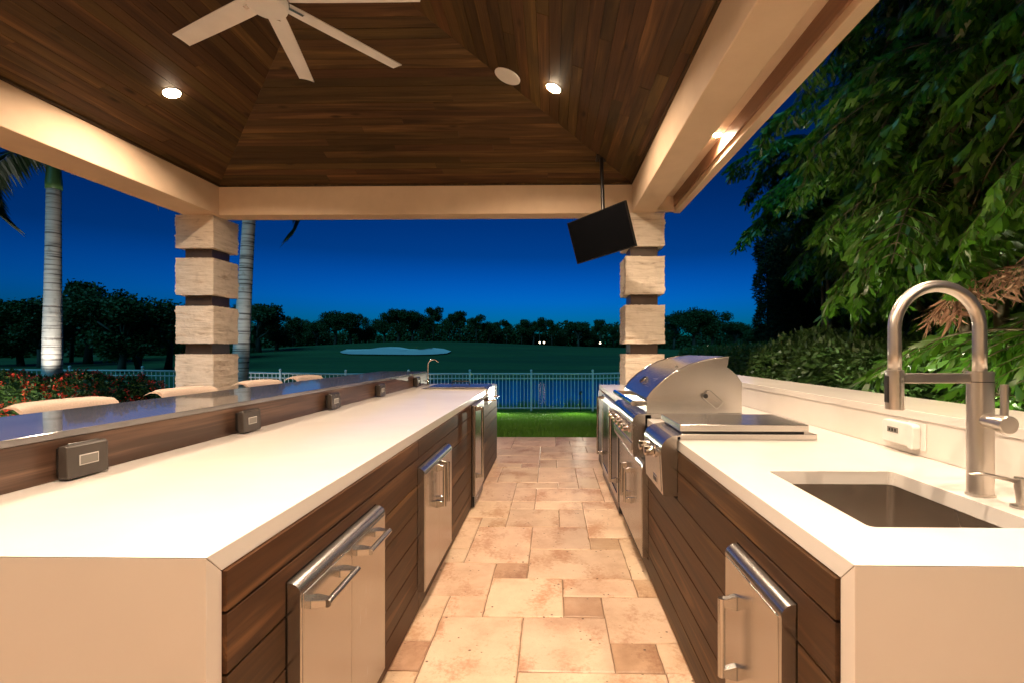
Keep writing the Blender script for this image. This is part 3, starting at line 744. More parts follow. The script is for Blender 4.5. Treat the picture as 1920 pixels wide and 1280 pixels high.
# outlet covers along the bar face
LB = ['outlet cover on the bar face nearest the mitred end panel', 'second outlet cover along the bar face from the mitred end panel',
      'third outlet cover along the bar face from the mitred end panel', 'outlet cover on the bar face, second from the small gooseneck tap', 'outlet cover on the bar face beside the small gooseneck tap']
for y, lb in zip((1.527, 2.378, 3.315, 4.24, 5.40), LB):
    t = thing('outlet_cover', 'dark bronze ' + lb, 'outlet', (-1.548, y, .972), 'outlet covers on the bar')
    MB().box(-1.5475, -1.528, y - .055, y + .055, .928, 1.016).build('back_box', 'black_plastic', t, bevel=.003)
    MB().prism([(-1.528, .922), (-1.494, .920), (-1.497, 1.018), (-1.504, 1.026), (-1.528, 1.024)], 1, y - .069, y + .069).build('cover', 'bronze_plastic', t, bevel=.004)
    MB().box(-1.4962, -1.4935, y - .032, y + .032, .957, .990).build('window_frame', 'white_plastic', t)
    MB().box(-1.4940, -1.4925, y - .029, y + .029, .960, .987).build('window', 'screen_grey', t)
    MB().tube([(-1.513, y - .05, 1.0255), (-1.513, y + .05, 1.0255)], .0035, 8).build('hinge', 'black_plastic', t)

# undercounter refrigerator at the far end of the island
def fridge(face, sgn, y0, y1, hy, label, glass, zt=.866):
    t = thing('refrigerator', label, 'refrigerator', (face - sgn * .25, (y0 + y1) / 2, .004))
    MB().box(*sorted((face - sgn * .018, face + sgn * .006)), y0, y1, .012, zt).build('cabinet', 'black_plastic', t)
    D0, D1 = face + sgn * .007, face + sgn * .034
    if glass:
        b = .055
        mb = MB().box(*sorted((D0, D1)), y0 + .004, y0 + b, .105, zt - .004).box(*sorted((D0, D1)), y1 - b, y1 - .004, .105, zt - .004)
        mb.box(*sorted((D0, D1)), y0 + b, y1 - b, .105, .105 + b).box(*sorted((D0, D1)), y0 + b, y1 - b, zt - b, zt - .004)
        d = mb.build('door', 'steel_z', t, bevel=.0015)
        MB().box(*sorted((D0 + sgn * .004, D1 - sgn * .006)), y0 + b, y1 - b, .105 + b, zt - b).build('glass', 'tv_black', d)
    else: d = MB().box(*sorted((D0, D1)), y0 + .004, y1 - .004, .105, zt - .004).build('door', 'steel_z', t, bevel=.003)
    bar_handle((D1, hy, .265), (D1, hy, .835), (sgn, 0, 0), .05, d, r=.0115)
    mb = MB().box(*sorted((face - sgn * .01, face + sgn * .022)), y0 + .01, y1 - .01, .014, .098)
    k = mb.build('kick_grille', 'black_plastic', t)
    for i in range(5): MB().box(*sorted((face + sgn * .022, face + sgn * .026)), y0 + .03, y1 - .03, .022 + i * .015, .030 + i * .015).build('louvre', 'steel_y', k)
fridge(-.668, 1, 4.003, 4.517, 4.06, 'stainless refrigerator in the island beside the ice bin', False)

# drop-in ice bin with lid, small tap
t = thing('ice_bin', 'stainless drop in ice bin with a flat lid and black pull on the island', 'ice bin', (-1.03, 5.28, CT))
poly_solid([(-1.37, 5.02), (-.665, 5.02), (-.665, 5.62), (-1.37, 5.62)], [[(-1.30, 5.09), (-.73, 5.09), (-.73, 5.55), (-1.30, 5.55)]], CT + .0006, CT + .010).build('flange', 'steel_x', t, bevel=.002)
MB().box(-1.33, -.70, 5.06, 5.58, CT + .0105, CT + .022).build('lid', 'steel_x', t, bevel=.004)
MB().box(-.676, -.664, 5.02, 5.62, CT - .16, CT + .0004).build('front_apron', 'steel_y', t, bevel=.002)
h = MB().tube([(-1.14, 5.50, CT + .021), (-1.14, 5.50, CT + .058), (-.94, 5.50, CT + .058), (-.94, 5.50, CT + .021)], .008, 10).build('pull', 'black_plastic', t, smooth=50)
b = MB().tube([(-.664, 5.10, .80), (-.60, 5.10, .80), (-.60, 5.54, .80), (-.664, 5.54, .80)], .010, 10).build('towel_rail', 'chrome', t, smooth=50)
t = thing('gooseneck_tap', 'small slim gooseneck tap beside the ice bin at the bar end', 'tap', (-1.45, 5.62, CT))
MB().lathe([(.024, .001), (.024, .008), (.014, .014), (.014, .07), (.010, .075)], 20, (-1.45, 5.62, CT)).build('base', 'chrome', t, smooth=40)
cx = -1.45
pts = [(cx, 5.62, CT + .06), (cx, 5.62, CT + .22)] + [(cx + .065 - .065 * math.cos(a), 5.62 - .0 * a, CT + .24 + .065 * math.sin(a)) for a in np.linspace(0.1, 2.7, 12)]
MB().tube(pts, .008, 12).build('spout', 'chrome', t, smooth=True)
MB().tube([(cx, 5.62, CT + .05), (cx - .05, 5.60, CT + .058)], .006, 10).build('lever', 'chrome', t, smooth=True)

# ================================================================== GRILL COUNTER (right)
YR0, YR1, XRE = .920, 5.80, .575; XBS = 1.425
grc = thing('grill_counter', 'long grill counter with white quartz top, dark wood boards and back ledge', 'counter', (1.1, (YR0 + YR1) / 2, 0))
outer = [(XRE, YR0), (XBS + .02, YR0), (XBS + .02, YR1), (XRE, YR1), (XRE, 3.775), (1.155, 3.775), (1.155, 2.893), (XRE, 2.893), (XRE, 2.56), (1.205, 2.56), (1.205, 2.215), (XRE, 2.215)]
def rrect(x0, x1, y0, y1, r, n=5):
    return [(cx + r * math.cos(a0 + R(90) * i / n), cy + r * math.sin(a0 + R(90) * i / n)) for cx, cy, a0 in ((x1 - r, y1 - r, 0), (x0 + r, y1 - r, R(90)), (x0 + r, y0 + r, R(180)), (x1 - r, y0 + r, R(270))) for i in range(n + 1)]
SX0, SX1, SY0, SY1 = .735, 1.148, 1.12, 1.64
poly_solid(outer, [rrect(SX0, SX1, SY0, SY1, .018)], CT - ST, CT, mitre(YR0, YR1)).build('countertop', 'quartz', grc, bevel=.0012)
waterfall(XRE, XBS + .02, YR0, 1, grc); waterfall(XRE, XBS + .02, YR1, -1, grc)
mb = MB()
for a, b, zt in ((YR0 + ST + .001, SY0 - .03, CT - ST - .001), (SY1 + .03, 2.16, CT - ST - .001), (2.16, 2.56, .66), (2.56, 2.893, CT - ST - .001), (2.893, 3.776, .675), (3.776, YR1 - ST - .001, CT - ST - .001), (SY0 - .03, SY1 + .03, .60)):
    mb.box(.588, 1.44, a, b, .004, zt)
mb.box(.588, SX0 - .02, SY0 - .03, SY1 + .03, .60, CT - ST - .001)
mb.build('cabinet_body', 'dark_reveal', grc)
unitsR = [(1.118, 1.472, .10, .735), (2.165, 2.55, .668, .95), (2.81, 3.74, .10, .95), (3.85, 5.08, .02, .868)]
boards(.566, -1, YR0 + ST + .001, YR1 - ST - .001, unitsR, grc, joints=())
# sink bowl
def sink():
    z1, z0, th_ = CT - ST - .0008, CT - .255, .004
    rim = rrect(SX0 - .012, SX1 + .012, SY0 - .012, SY1 + .012, .03); top = rrect(SX0 - .004, SX1 + .004, SY0 - .004, SY1 + .004, .022)
    lo = rrect(SX0 + .002, SX1 - .002, SY0 + .002, SY1 - .002, .022); fl = rrect(SX0 + .03, SX1 - .03, SY0 + .03, SY1 - .03, .02)
    n = len(top); rings = [[(x, y, z1) for x, y in rim], [(x, y, z1) for x, y in top], [(x, y, z0 + .02) for x, y in lo], [(x, y, z0) for x, y in fl]]
    V = [p for r_ in rings for p in r_]; F = [(k * n + i, k * n + (i + 1) % n, (k + 1) * n + (i + 1) % n, (k + 1) * n + i) for k in range(3) for i in range(n)] + [tuple(range(3 * n, 4 * n))]
    s_ = MB().add(V, F).build('sink', 'sink_steel', grc, smooth=30)
    cx, cy = (SX0 + SX1) / 2 + .05, (SY0 + SY1) / 2
    MB().lathe([(.001, .002), (.03, .003), (.045, .006), (.056, .004), (.058, .001)], 28, (cx, cy, z0)).build('drain', 'chrome', s_, smooth=40)
sink()
# backsplash with ledge
MB().box(XBS, XBS + .02, YR0, YR1, CT + .0008, 1.0515).build('backsplash', 'quartz', grc, bevel=.001)
MB().box(XBS + .021, 1.80, YR0 + .01, YR1 - .01, CT + .0008, 1.0512).build('ledge_body', 'quartz_body', grc)
MB().box(XBS + .022, 1.79, YR0 + .01, YR1 - .01, .003, CT).build('back_wall', 'stucco', grc)
MB().box(XBS - .006, 1.825, YR0, YR1, 1.0525, 1.086).build('ledge', 'quartz', grc, bevel=.0015)

access_door(.566, -1, 1.118, 1.472, .115, .735, [(1.128, 1.462)], [((1.385, .40), (1.385, .60))], grc, 'stainless single door with one upright bar handle')
access_door(.566, -1, 2.81, 3.74, .115, .672, [(2.82, 3.275), (3.275, 3.73)], [((3.20, .33), (3.20, .53)), ((3.35, .33), (3.35, .53))], grc, 'stainless double door beneath the grill')
fridge(.566, -1, 3.853, 4.46, 3.93, 'stainless glass door refrigerator under the counter beside the grill doors', True)
fridge(.566, -1, 4.468, 5.077, 5.0, 'stainless glass door refrigerator at the counter end by the stone column', True)

# ---- built-in grill
def knob(x, y, z, parent):
    k = MB().lathe([(.001, 0), (.030, 0), (.030, -.006), (.026, -.010)], 24, (x, y, z), 'x').build('knob', 'chrome', parent, smooth=35)
    MB().lathe([(.021, -.010), (.0225, -.016), (.021, -.046), (.016, -.052), (.001, -.053)], 20, (x, y, z), 'x').build('grip', 'chrome', k, smooth=35)
    MB().box(x - .050, x - .012, y - .005, y + .005, z - .022, z + .024).build('pointer', 'steel_x', k, bevel=.003)
def grill():
    y0, y1 = 2.90, 3.768
    t = thing('gas_grill', 'large stainless built in grill with domed hood and row of knobs', 'grill', (.82, (y0 + y1) / 2, .676))
    # fire box and control panel with rounded top edge
    fr = [(.566, .678), (.498, .682), (.492, .70), (.490, .895)] + [(.490 + .045 * (1 - math.cos(a)), .895 + .045 * math.sin(a)) for a in np.linspace(.1, math.pi / 2, 9)] + [(.60, .944), (.60, .935), (.566, .935)]
    cp = MB().prism(fr, 1, y0, y1).build('control_panel', 'steel_y', t, smooth=30)
    MB().box(.4865, .4905, y0 + .03, y1 - .03, .775, .895).build('knob_plate', 'steel_y', cp, bevel=.001)
    MB().box(.4860, .4925, y0 + .03, y1 - .03, .716, .760).build('drip_tray', 'steel_y', cp, bevel=.002)
    MB().box(.601, 1.149, y0 + .002, y1 - .002, .70, .9435).build('fire_box', 'steel_y', t)
    for i in range(6): knob(.4862, y0 + .09 + i * .136, .845, t)
    # hood: front shell follows an arc, side cheeks close it
    arc_ = [(.574, .9445), (.574, 1.036), (.595, 1.065), (.62, 1.094), (.674, 1.144), (.75, 1.198), (.827, 1.236), (.903, 1.259), (.979, 1.275), (1.065, 1.286)]
    hood = MB()
    inn = [(x + .010, z - .012) for x, z in arc_[2:]]
    hood.prism(arc_ + [(1.066, 1.274)] + inn[::-1][1:] + [(.588, 1.03), (.588, .9445)], 1, y0 - .001, y1 + .001)
    hd = hood.build('hood', 'steel_y', t, smooth=25)
    cheek = [(.5755, .9448)] + [(x + .0015, z - .0015) for x, z in arc_[1:]] + [(1.063, 1.25), (1.01, 1.045), (1.0, .9448)]
    for a in (y0 + .002, y1 - .010): MB().prism(cheek, 1, a, a + .008).build('hood_cheek', 'steel_x', hd, bevel=.001)
    for a in (y0 - .003, y1 - .003):
        MB().tube([(x, a + .003, z) for x, z in arc_[1:]], .0042, 8).build('hood_edge', 'chrome', hd, smooth=True)
    # rear housing
    rear = [(.99, .9446), (1.03, 1.20), (1.062, 1.222), (1.094, 1.198), (1.124, 1.167), (1.149, 1.129), (1.149, .9446)]
    MB().prism(rear, 1, y0 + .014, y1 - .014).build('rear_housing', 'steel_x', t, bevel=.0015)
    # pivot bracket on the near cheek
    for yy, s_ in ((y0 - .001, -1), (y1 + .001, 1)):
        M_ = Matrix.Translation((.965, yy, 1.03)) @ Matrix.Rotation(R(42), 4, 'Y')
        pl = [(-.055, -.034), (.055, -.030), (.058, .022), (.048, .030), (-.05, .030), (-.060, .015)]
        a, b = sorted((0.004 * s_, .022 * s_))
        MB().prism(pl, 1, a, b).tf(M_).build('hinge_cover', 'steel_x', t, bevel=.003)
        MB().lathe([(.001, 0), (.014, 0), (.014, .005), (.001, .006)], 16, (0, 0, 0), 'y').tf(Matrix.Translation((.918, yy + (.0225 if s_ > 0 else -.028), 1.052))).build('hinge_bolt', 'black_plastic', t)
    # hood handle
    hx = .492
    h = MB().tube([(hx, y0 - .01, 1.006), (hx, y1 + .01 - .06, 1.006)], .0155, 16).build('hood_handle', 'chrome', t, smooth=40)
    for yy in (y0 + .03, y1 - .10):
        MB().box(hx, .576, yy - .017, yy + .017, .988, 1.018).build('handle_foot', 'chrome', h, bevel=.005)
    # round badge with raised ribs on the hood
    nrm = Vector((-.56, 0, .83)).normalized(); pc = Vector((.640, 3.33, 1.118))
    M_ = Matrix.Translation(pc) @ nrm.to_track_quat('Z', 'X').to_matrix().to_4x4()
    bd = MB().lathe([(.001, .012), (.028, .012), (.033, .009), (.034, .0)], 28).tf(M_).build('thermometer', 'chrome', t, smooth=35)
    for k in range(3): MB().box(-.024, .024, -.02 + k * .016, -.011 + k * .016, .012, .0165).tf(M_).build('badge_rib', 'black_plastic', bd)
    for yy, zz in ((3.05, 0),):
        p = Vector((.79, yy, 1.2195)); MB().lathe([(.007, -.002), (.007, .006), (.001, .008)], 12, p).build('rivet', 'chrome', hd, smooth=40)
grill()
def side_burner():
    y0, y1 = 2.165, 2.552
    t = thing('side_burner', 'low stainless side burner with flat lid and two knobs', 'side burner', (.85, (y0 + y1) / 2, .667))
    fr = [(.565, .667), (.512, .667), (.502, .672), (.492, .87)] + [(.492 + .075 * (1 - math.cos(a)), .87 + .07 * math.sin(a)) for a in np.linspace(.1, math.pi / 2, 9)] + [(.585, .943), (.585, .935), (.566, .935)]
    cp = MB().prism(fr, 1, y0, y1).build('control_panel', 'steel_y', t, smooth=30)
    M_ = Matrix.Translation((.4975, 0, .77))
    sl = math.atan2(.010, .198)
    MB().box(-.002, .003, y0 + .03, y1 - .03, -.085, .095).tf(Matrix.Translation((.4965, 0, .765)) @ Matrix.Rotation(-sl, 4, 'Y')).build('knob_plate', 'steel_z', cp, bevel=.001)
    MB().box(-.0045, .001, y0 + .10, y0 + .18, -.07, -.035).tf(Matrix.Translation((.4965, 0, .765)) @ Matrix.Rotation(-sl, 4, 'Y')).build('badge', 'chrome', cp, bevel=.002)
    MB().box(-.0055, .001, y0 + .108, y0 + .172, -.064, -.041).tf(Matrix.Translation((.4965, 0, .765)) @ Matrix.Rotation(-sl, 4, 'Y')).build('badge_inlay', 'dark_metal', cp)
    for yy in (y0 + .115, y0 + .245): knob(.4905, yy, .848, t)
    MB().box(.586, 1.195, y0 + .052, y1 - .004, .72, .9145).build('burner_box', 'steel_y', t)
    MB().box(.5865, 1.205, y0 + .03, y1 + .012, .9155, .942).build('frame', 'steel_x', t, bevel=.0015)
    lid = MB().box(.586, 1.17, y0 + .035, y1 + .02, .953, .984).build('lid', 'steel_x', t, bevel=.003)
    MB().box(.60, 1.155, y0 + .05, y1 + .0, .9425, .9525).build('lid_gasket', 'black_plastic', lid)
side_burner()

# ---- faucet
def faucet():
    X, Y = 1.205, 1.37
    t = thing('kitchen_faucet', 'tall brushed steel arched faucet with spray head beside the sink', 'faucet', (X, Y, CT))
    pr = [(1.174 + .0, Y - .030), (1.236, Y - .030)]
    body = rrect(1.173, 1.237, Y - .024, Y + .024, .0235, 6)
    MB().prism(body, 2, CT + .006, 1.262).build('body', 'faucet_steel', t, smooth=35)
    MB().prism(rrect(1.170, 1.240, Y - .027, Y + .027, .026, 6), 2, CT + .0006, CT + .007).build('base_plate', 'faucet_steel', t, smooth=35)
    col_ = MB().prism(rrect(1.1715, 1.2385, Y - .0255, Y + .0255, .025, 6), 2, 1.2325, 1.2345).build('collar', 'dark_metal', t)
    r = .118; cx, cz = 1.0855, 1.382
    pts = [(cx + r, Y, 1.25), (cx + r, Y, 1.32)] + [(cx + r * math.cos(a), Y, cz + r * math.sin(a)) for a in np.linspace(0, math.pi, 26)] + [(cx - r, Y, 1.32), (cx - r, Y, 1.255)]
    MB().tube(pts, .0165, 20).build('spout', 'faucet_steel', t, smooth=True)
    MB().box(.968, 1.175, Y - .008, Y + .008, 1.2295, 1.257).build('arm', 'faucet_steel', t, bevel=.002)
    hd = MB().lathe([(.012, 0), (.0215, 0), (.0225, .003), (.0225, .110), (.018, .112)], 24, (cx - r, Y, 1.155)).build('spray_head', 'faucet_steel', t, smooth=35)
    MB().box(cx - r - .0245, cx - r - .016, Y - .008, Y + .008, 1.175, 1.25).build('spray_button', 'black_plastic', hd, bevel=.002)
    va = MB().lathe([(.021, 0), (.021, .045), (.001, .0455)], 24, (0, 0, 0)).tf(Matrix.Translation((1.205, Y - .015, 1.128)) @ Vector((-.06, -1, -.04)).to_track_quat('Z', 'Y').to_matrix().to_4x4()).build('valve', 'faucet_steel', t, smooth=35)
    e = Vector((1.205, Y - .015, 1.128)) + Vector((-.06, -1, -.04)).normalized() * .045
    dr = Vector((-.06, -1, -.04)).normalized()
    MB().lathe([(.0195, 0), (.0195, .003), (.0245, .004), (.0245, .030), (.022, .032), (.001, .0322)], 24).tf(Matrix.Translation(e) @ dr.to_track_quat('Z', 'Y').to_matrix().to_4x4()).build('valve_cap', 'faucet_steel', va, smooth=35)
    lv = e + dr * .016
    MB().tube([lv, lv + Vector((0, 0, .105))], .0088, 14).build('lever', 'faucet_steel', va, smooth=40)
faucet()
t = thing('soap_dispenser', 'short brushed steel soap dispenser with thin spout beside the faucet', 'soap dispenser', (1.217, 1.262, CT))
MB().lathe([(.024, .0006), (.024, .006), (.012, .010), (.013, .03), (.0165, .055), (.0165, .078), (.001, .079)], 22, (1.217, 1.262, CT)).build('pump', 'faucet_steel', t, smooth=35)
MB().tube([(1.217, 1.262, CT + .066), (1.13, 1.272, CT + .085), (1.095, 1.276, CT + .083)], .0045, 10).build('spout', 'faucet_steel', t, smooth=True)

t = thing('thermostat', 'white control box with small grey display on the backsplash', 'thermostat', (XBS, 1.95, .99))
MB().box(XBS - .006, XBS - .0006, 1.845, 1.935, .938, 1.042).build('wall_plate', 'white_plastic', t, bevel=.002)
MB().prism([(1.868, .945), (1.875, .938), (1.892, .938), (1.90, .948), (2.03, .948), (2.038, .956), (2.038, 1.030), (2.03, 1.038), (1.89, 1.038), (1.875, 1.034), (1.868, 1.026)], 0, XBS - .038, XBS - .0065).build('case', 'white_plastic', t, bevel=.004)
MB().box(XBS - .0395, XBS - .0375, 1.945, 2.005, .990, 1.012).build('display', 'screen_grey', t)
for k in range(3): MB().box(XBS - .0402, XBS - .0390, 1.955 + k * .016, 1.964 + k * .016, .995, 1.007).build('digit', 'dark_metal', t)

# ---- bar stools
def stool(y, lb):
    t = thing('bar_stool', lb, 'bar stool', (-2.42, y, 0), 'bar stools along the raised bar')
    w_ = .27
    prof = [(-.16, .70), (-.22, .72), (-.265, .80), (-.285, .92), (-.298, .985), (-.315, 1.022), (-.345, 1.042), (-.395, 1.046), (-.445, 1.026)]
    V = []; F = []; m = 11
    for sgn in (0, 1):
        for i, (x, z) in enumerate(prof):
            for k in range(m):
                u = -1 + 2 * k / (m - 1); tt = .0 if not sgn else -.018
                dx = .05 * (abs(u) ** 2.5) * min(1, max(0, (z - .7) / .2))
                V.append((x + dx + tt, u * w_, z + (.0 if not sgn else -.010) - .010 * abs(u) ** 8))
    n = len(prof) * m
    for i in range(len(prof) - 1):
        for k in range(m - 1):
            a = i * m + k; F += [(a, a + 1, a + m + 1, a + m), (n + a, n + a + m, n + a + m + 1, n + a + 1)]
        a = i * m; F += [(a, a + m, n + a + m, n + a), (a + m - 1, n + a + m - 1, n + a + 2 * m - 1, a + 2 * m - 1)]
    for k in range(m - 1):
        F += [(k, n + k, n + k + 1, k + 1)]; a = (len(prof) - 1) * m + k; F += [(a, a + 1, n + a + 1, n + a)]
    MB().add(V, F).build('backrest', 'wicker', t, smooth=50, world=False)
    MB().prism(rrect(-.23, .22, -.24, .24, .06), 2, .67, .725).build('seat', 'wicker', t, bevel=.012, world=False, segs=3)
    for sx in (-1, 1):
        for sy in (-1, 1):
            MB().tube([(sx * .17 - .0, sy * .19, .672), (sx * .22 - .0, sy * .23, 0.001)], .014, 10).build('leg', 'dark_metal', t, world=False)
    MB().tube([(-.205, -.215, .26), (.205, -.215, .26), (.205, .215, .26), (-.205, .215, .26), (-.205, -.215, .26)], .010, 8).build('footrest', 'dark_metal', t, world=False)
SL = ['beside the first outlet cover end of the bar', 'second along the bar from its mitred end', 'third along the bar from its mitred end', 'at the bar end by the gooseneck tap']
for y, s_ in zip((2.66, 3.55, 4.47, 5.32), SL): stool(y, 'tan woven bar stool with rolled back, ' + s_)
# ================================================================== GARDEN
def leaf_quads(C, L, W, rs, droop=0.0, D=None, ragged=False, up=.3):
    """one folded leaf (two quads as a kite) at each centre C; D = directions"""
    n = len(C)
    if D is None:
        D = rs.normal(0, 1, (n, 3)); D[:, 2] = D[:, 2] * .7 - droop
    D = D / np.linalg.norm(D, axis=1, keepdims=True)
    A = np.cross(D, rs.normal(0, 1, (n, 3)) * (1 - up) + np.array([0, 0, up * 2.0])); A /= np.linalg.norm(A, axis=1, keepdims=True) + 1e-9
    N = np.cross(A, D)
    L = (L * rs.uniform(.7, 1.3, n))[:, None]; W = (W * rs.uniform(.7, 1.3, n))[:, None]
    if not ragged:
        V = np.stack([C, C + D * L * .5 + A * W * .5 + N * W * .12, C + D * L, C + D * L * .5 - A * W * .5 + N * W * .12], 1)
        F = np.arange(4 * n).reshape(-1, 4)
        return V.reshape(-1, 3), F
    # fishtail leaflet: narrow base, wide toothed tip
    j = rs.uniform(.78, 1.12, (n, 5, 1))
    V = np.stack([C - A * W * .04, C + A * W * .04,
                  C + D * L * .55 * j[:, 0] + A * W * .42, C + D * L * .95 * j[:, 1] + A * W * .50 - N * W * .1,
                  C + D * L * .86 * j[:, 2] + A * W * .18, C + D * L * 1.02 * j[:, 3] - N * W * .08,
                  C + D * L * .80 * j[:, 4] - A * W * .22, C + D * L * .80 - A * W * .48 - N * W * .1, C + D * L * .5 - A * W * .36], 1)
    F = np.concatenate([np.array([[0, 1, 2, 8], [8, 2, 4, 6], [2, 3, 4, 4], [4, 5, 6, 6], [6, 7, 8, 8]])[None] + (np.arange(n) * 9)[:, None, None]], 0).reshape(-1, 4)
    return V.reshape(-1, 3), F
def mixed_mesh(name, parts):
    """parts: list of (V, F, material); degenerate last corner means a triangle"""
    me = bpy.data.meshes.new(name); V = []; loops = []; starts = []; mi = []; mats = []; o = 0; ls = 0
    for Vp, Fp, m in parts:
        if m not in mats: mats.append(m)
        V.append(np.asarray(Vp, np.float32)); Fp = np.asarray(Fp)
        tri = Fp[:, 3] == Fp[:, 2] if Fp.shape[1] == 4 else np.ones(len(Fp), bool)
        for sel, k in ((~tri, 4), (tri, 3)):
            q = Fp[sel][:, :k] + o
            if len(q): loops.append(q.ravel()); starts.append(ls + np.arange(0, q.size, k)); ls += q.size; mi.append(np.full(len(q), mats.index(m)))
        o += len(Vp)
    V = np.concatenate(V); loops = np.concatenate(loops).astype(np.int32); starts = np.concatenate(starts).astype(np.int32)
    me.vertices.add(len(V)); me.vertices.foreach_set('co', V.ravel()); me.loops.add(len(loops)); me.loops.foreach_set('vertex_index', loops)
    me.polygons.add(len(starts)); me.polygons.foreach_set('loop_start', starts)
    for m in mats: me.materials.append(MATS[m])
    me.polygons.foreach_set('material_index', np.concatenate(mi).astype(np.int32)); me.update(calc_edges=True); return me
def tube_np(pts, r, n=5):
    m = MB().tube(pts, r, n, cap=False); return np.array(m.v), np.array(m.f)

# ---- fence
def fence():
    t = thing('fence', 'pale metal picket fence between the lawn and the lake', 'fence', (-4, 13.3, -.45))
    line = [(-15.5, 11.4), (-9.0, 12.6), (-4.0, 13.4), (4.6, 13.5)]
    gz = lambda x, y: float(terrain(x, y)) + .10 * max(0, min(1, (-x - 6) / 4))
    pk = MB().box(-.008, .008, -.008, .008, .07, 1.055).mesh('picket'); ps = MB().box(-.026, .026, -.026, .026, -.15, 1.10).mesh('post')
    cap = MB().lathe([(.001, 1.185), (.03, 1.17), (.04, 1.145), (.03, 1.118), (.026, 1.101)], 14).mesh('post_cap')
    d_acc = 0; first = True
    for (xa, ya), (xb, yb) in zip(line, line[1:]):
        L = math.hypot(xb - xa, yb - ya); a = math.atan2(yb - ya, xb - xa); nb = max(1, round(L / 1.85))
        for s_ in range(nb):
            p0 = (xa + (xb - xa) * s_ / nb, ya + (yb - ya) * s_ / nb); p1 = (xa + (xb - xa) * (s_ + 1) / nb, ya + (yb - ya) * (s_ + 1) / nb)
            z0, z1 = gz(*p0), gz(*p1); loc = Vector(t.location)
            o = obj('post', ps, 'fence_metal', t); o.location = Vector((*p0, z0)) - loc; o.rotation_euler = (0, 0, a)
            c = obj('post_cap', cap, 'fence_metal', o, smooth=True)
            for hh, th_ in ((1.055, .020), (.93, .014), (.10, .014)):
                MB().tube([(*p0, z0 + hh), (*p1, z1 + hh)], th_ * 1.25, 4).build('rail', 'fence_metal', t)
            m = int(L / nb / .1)
            for k in range(1, m):
                u = k / m; o = obj('picket', pk, 'fence_metal', t)
                o.location = Vector((p0[0] + (p1[0] - p0[0]) * u, p0[1] + (p1[1] - p0[1]) * u, z0 + (z1 - z0) * u)) - loc; o.rotation_euler = (0, 0, a)
fence()

# ---- garden lights
def uplight(x, y, target, power, label, angle=70, color=(1, .86, .62), rise=0.0, soft=.04):
    z = float(terrain(x, y)) + rise
    t = thing('garden_spotlight', label, 'garden light', (x, y, z), 'garden spotlights')
    d = (Vector(target) - Vector((x, y, z + .14))).normalized(); q = d.to_track_quat('Z', 'Y').to_matrix().to_4x4()
    MB().tube([(0, 0, -.1 - rise), (0, 0, .11)], .010, 8).build('stake', 'dark_metal', t, world=False)
    MB().lathe([(.020, -.06), (.034, -.04), (.038, .05), (.034, .05), (.032, .035)], 16).tf(Matrix.Translation((0, 0, .14)) @ q).build('can', 'dark_metal', t, smooth=40, world=False)
    MB().lathe([(.001, .034), (.033, .034), (.033, .030)], 16).tf(Matrix.Translation((0, 0, .14)) @ q).build('lens', 'uplens', t, world=False)
    lamp('beam', 'SPOT', Vector((x, y, z + .14)) + d * .065, power, t, color=color, target=target, size=soft, angle=angle, blend=.8)

# ---- royal palms
def palm_frond(rs, L=2.2):
    pts = []; n = 22; p = np.zeros(3); el = .75
    for i in range(n):
        pts.append(p.copy()); p = p + np.array([math.cos(el), 0, math.sin(el)]) * L / n; el -= .105 + .0012 * i
    pts = np.array(pts); parts = []
    V, F = tube_np(pts, list(np.linspace(.022, .004, n)), 5); parts.append((V, F, 'crownshaft'))
    k = 110; u = np.linspace(.12, .99, k); ii = u * (n - 1); i0 = ii.astype(int).clip(0, n - 2); fr = (ii - i0)[:, None]
    P = pts[i0] * (1 - fr) + pts[i0 + 1] * fr; T = pts[i0 + 1] - pts[i0]; T /= np.linalg.norm(T, axis=1, keepdims=True)
    for sgn in (-1, 1):
        D = np.stack([T[:, 0] * .5, np.full(k, sgn * 1.0), T[:, 2] * .5 - .35 - .5 * rs.random(k)], 1)
        V, F = leaf_quads(P, .58, .045, rs, D=D, up=.6); parts.append((V, F, 'palm_leaf'))
    return mixed_mesh('frond', parts)
PF = [palm_frond(np.random.default_rng(s_)) for s_ in (1, 2, 3)]
def royal_palm(x, y, h, lean, r0, label, az0, nf=13):
    z = float(terrain(x, y)) - .05
    t = thing('royal_palm', label, 'palm tree', (x, y, z), 'royal palms beyond the bar')
    prof = []; pts = []; rr = []
    for i in range(120):
        u = i / 119; pts.append((lean * u, 0, h * u))
        r = r0 * (1.12 - .25 * u + .12 * math.exp(-((u - .3) / .25) ** 2)) * (1 + .25 * math.exp(-u / .05))
        rr.append(r * (1 + (.018 if i % 4 == 0 else 0) + rng.uniform(-.006, .006)))
    MB().tube(pts, rr, 22).build('trunk', 'palm_trunk', t, smooth=True, world=False)
    MB().tube([(lean, 0, h - .02), (lean, 0, h + .10), (lean, 0, h + .5), (lean, 0, h + .95)], [rr[-1] * 1.12, rr[-1] * 1.16, rr[-1] * .9, rr[-1] * .4], 20).build('crownshaft', 'crownshaft', t, smooth=True, world=False)
    for k in range(nf):
        a = az0 + k * 2.399; o = obj('frond', PF[k % 3], None, t)
        s_ = rng.uniform(.9, 1.1)
        o.location = (lean, 0, h + .80 + .04 * (k % 4)); o.rotation_euler = (rng.uniform(-.15, .15), R(rng.uniform(-48, -12)) if k else R(34), a); o.scale = (s_,) * 3
royal_palm(-10.6, 10.0, 4.98, .05, .140, 'pale ringed palm trunk rising behind the red flowering hedge', 3.5)
royal_palm(-7.28, 11.0, 5.05, .30, .148, 'pale ringed leaning palm trunk behind the stone column', .6)
uplight(-10.1, 9.05, (-10.57, 10.0, 2.3), 480, 'small garden spotlight at the foot of the palm behind the flowering hedge', 46, (1, .93, .82))
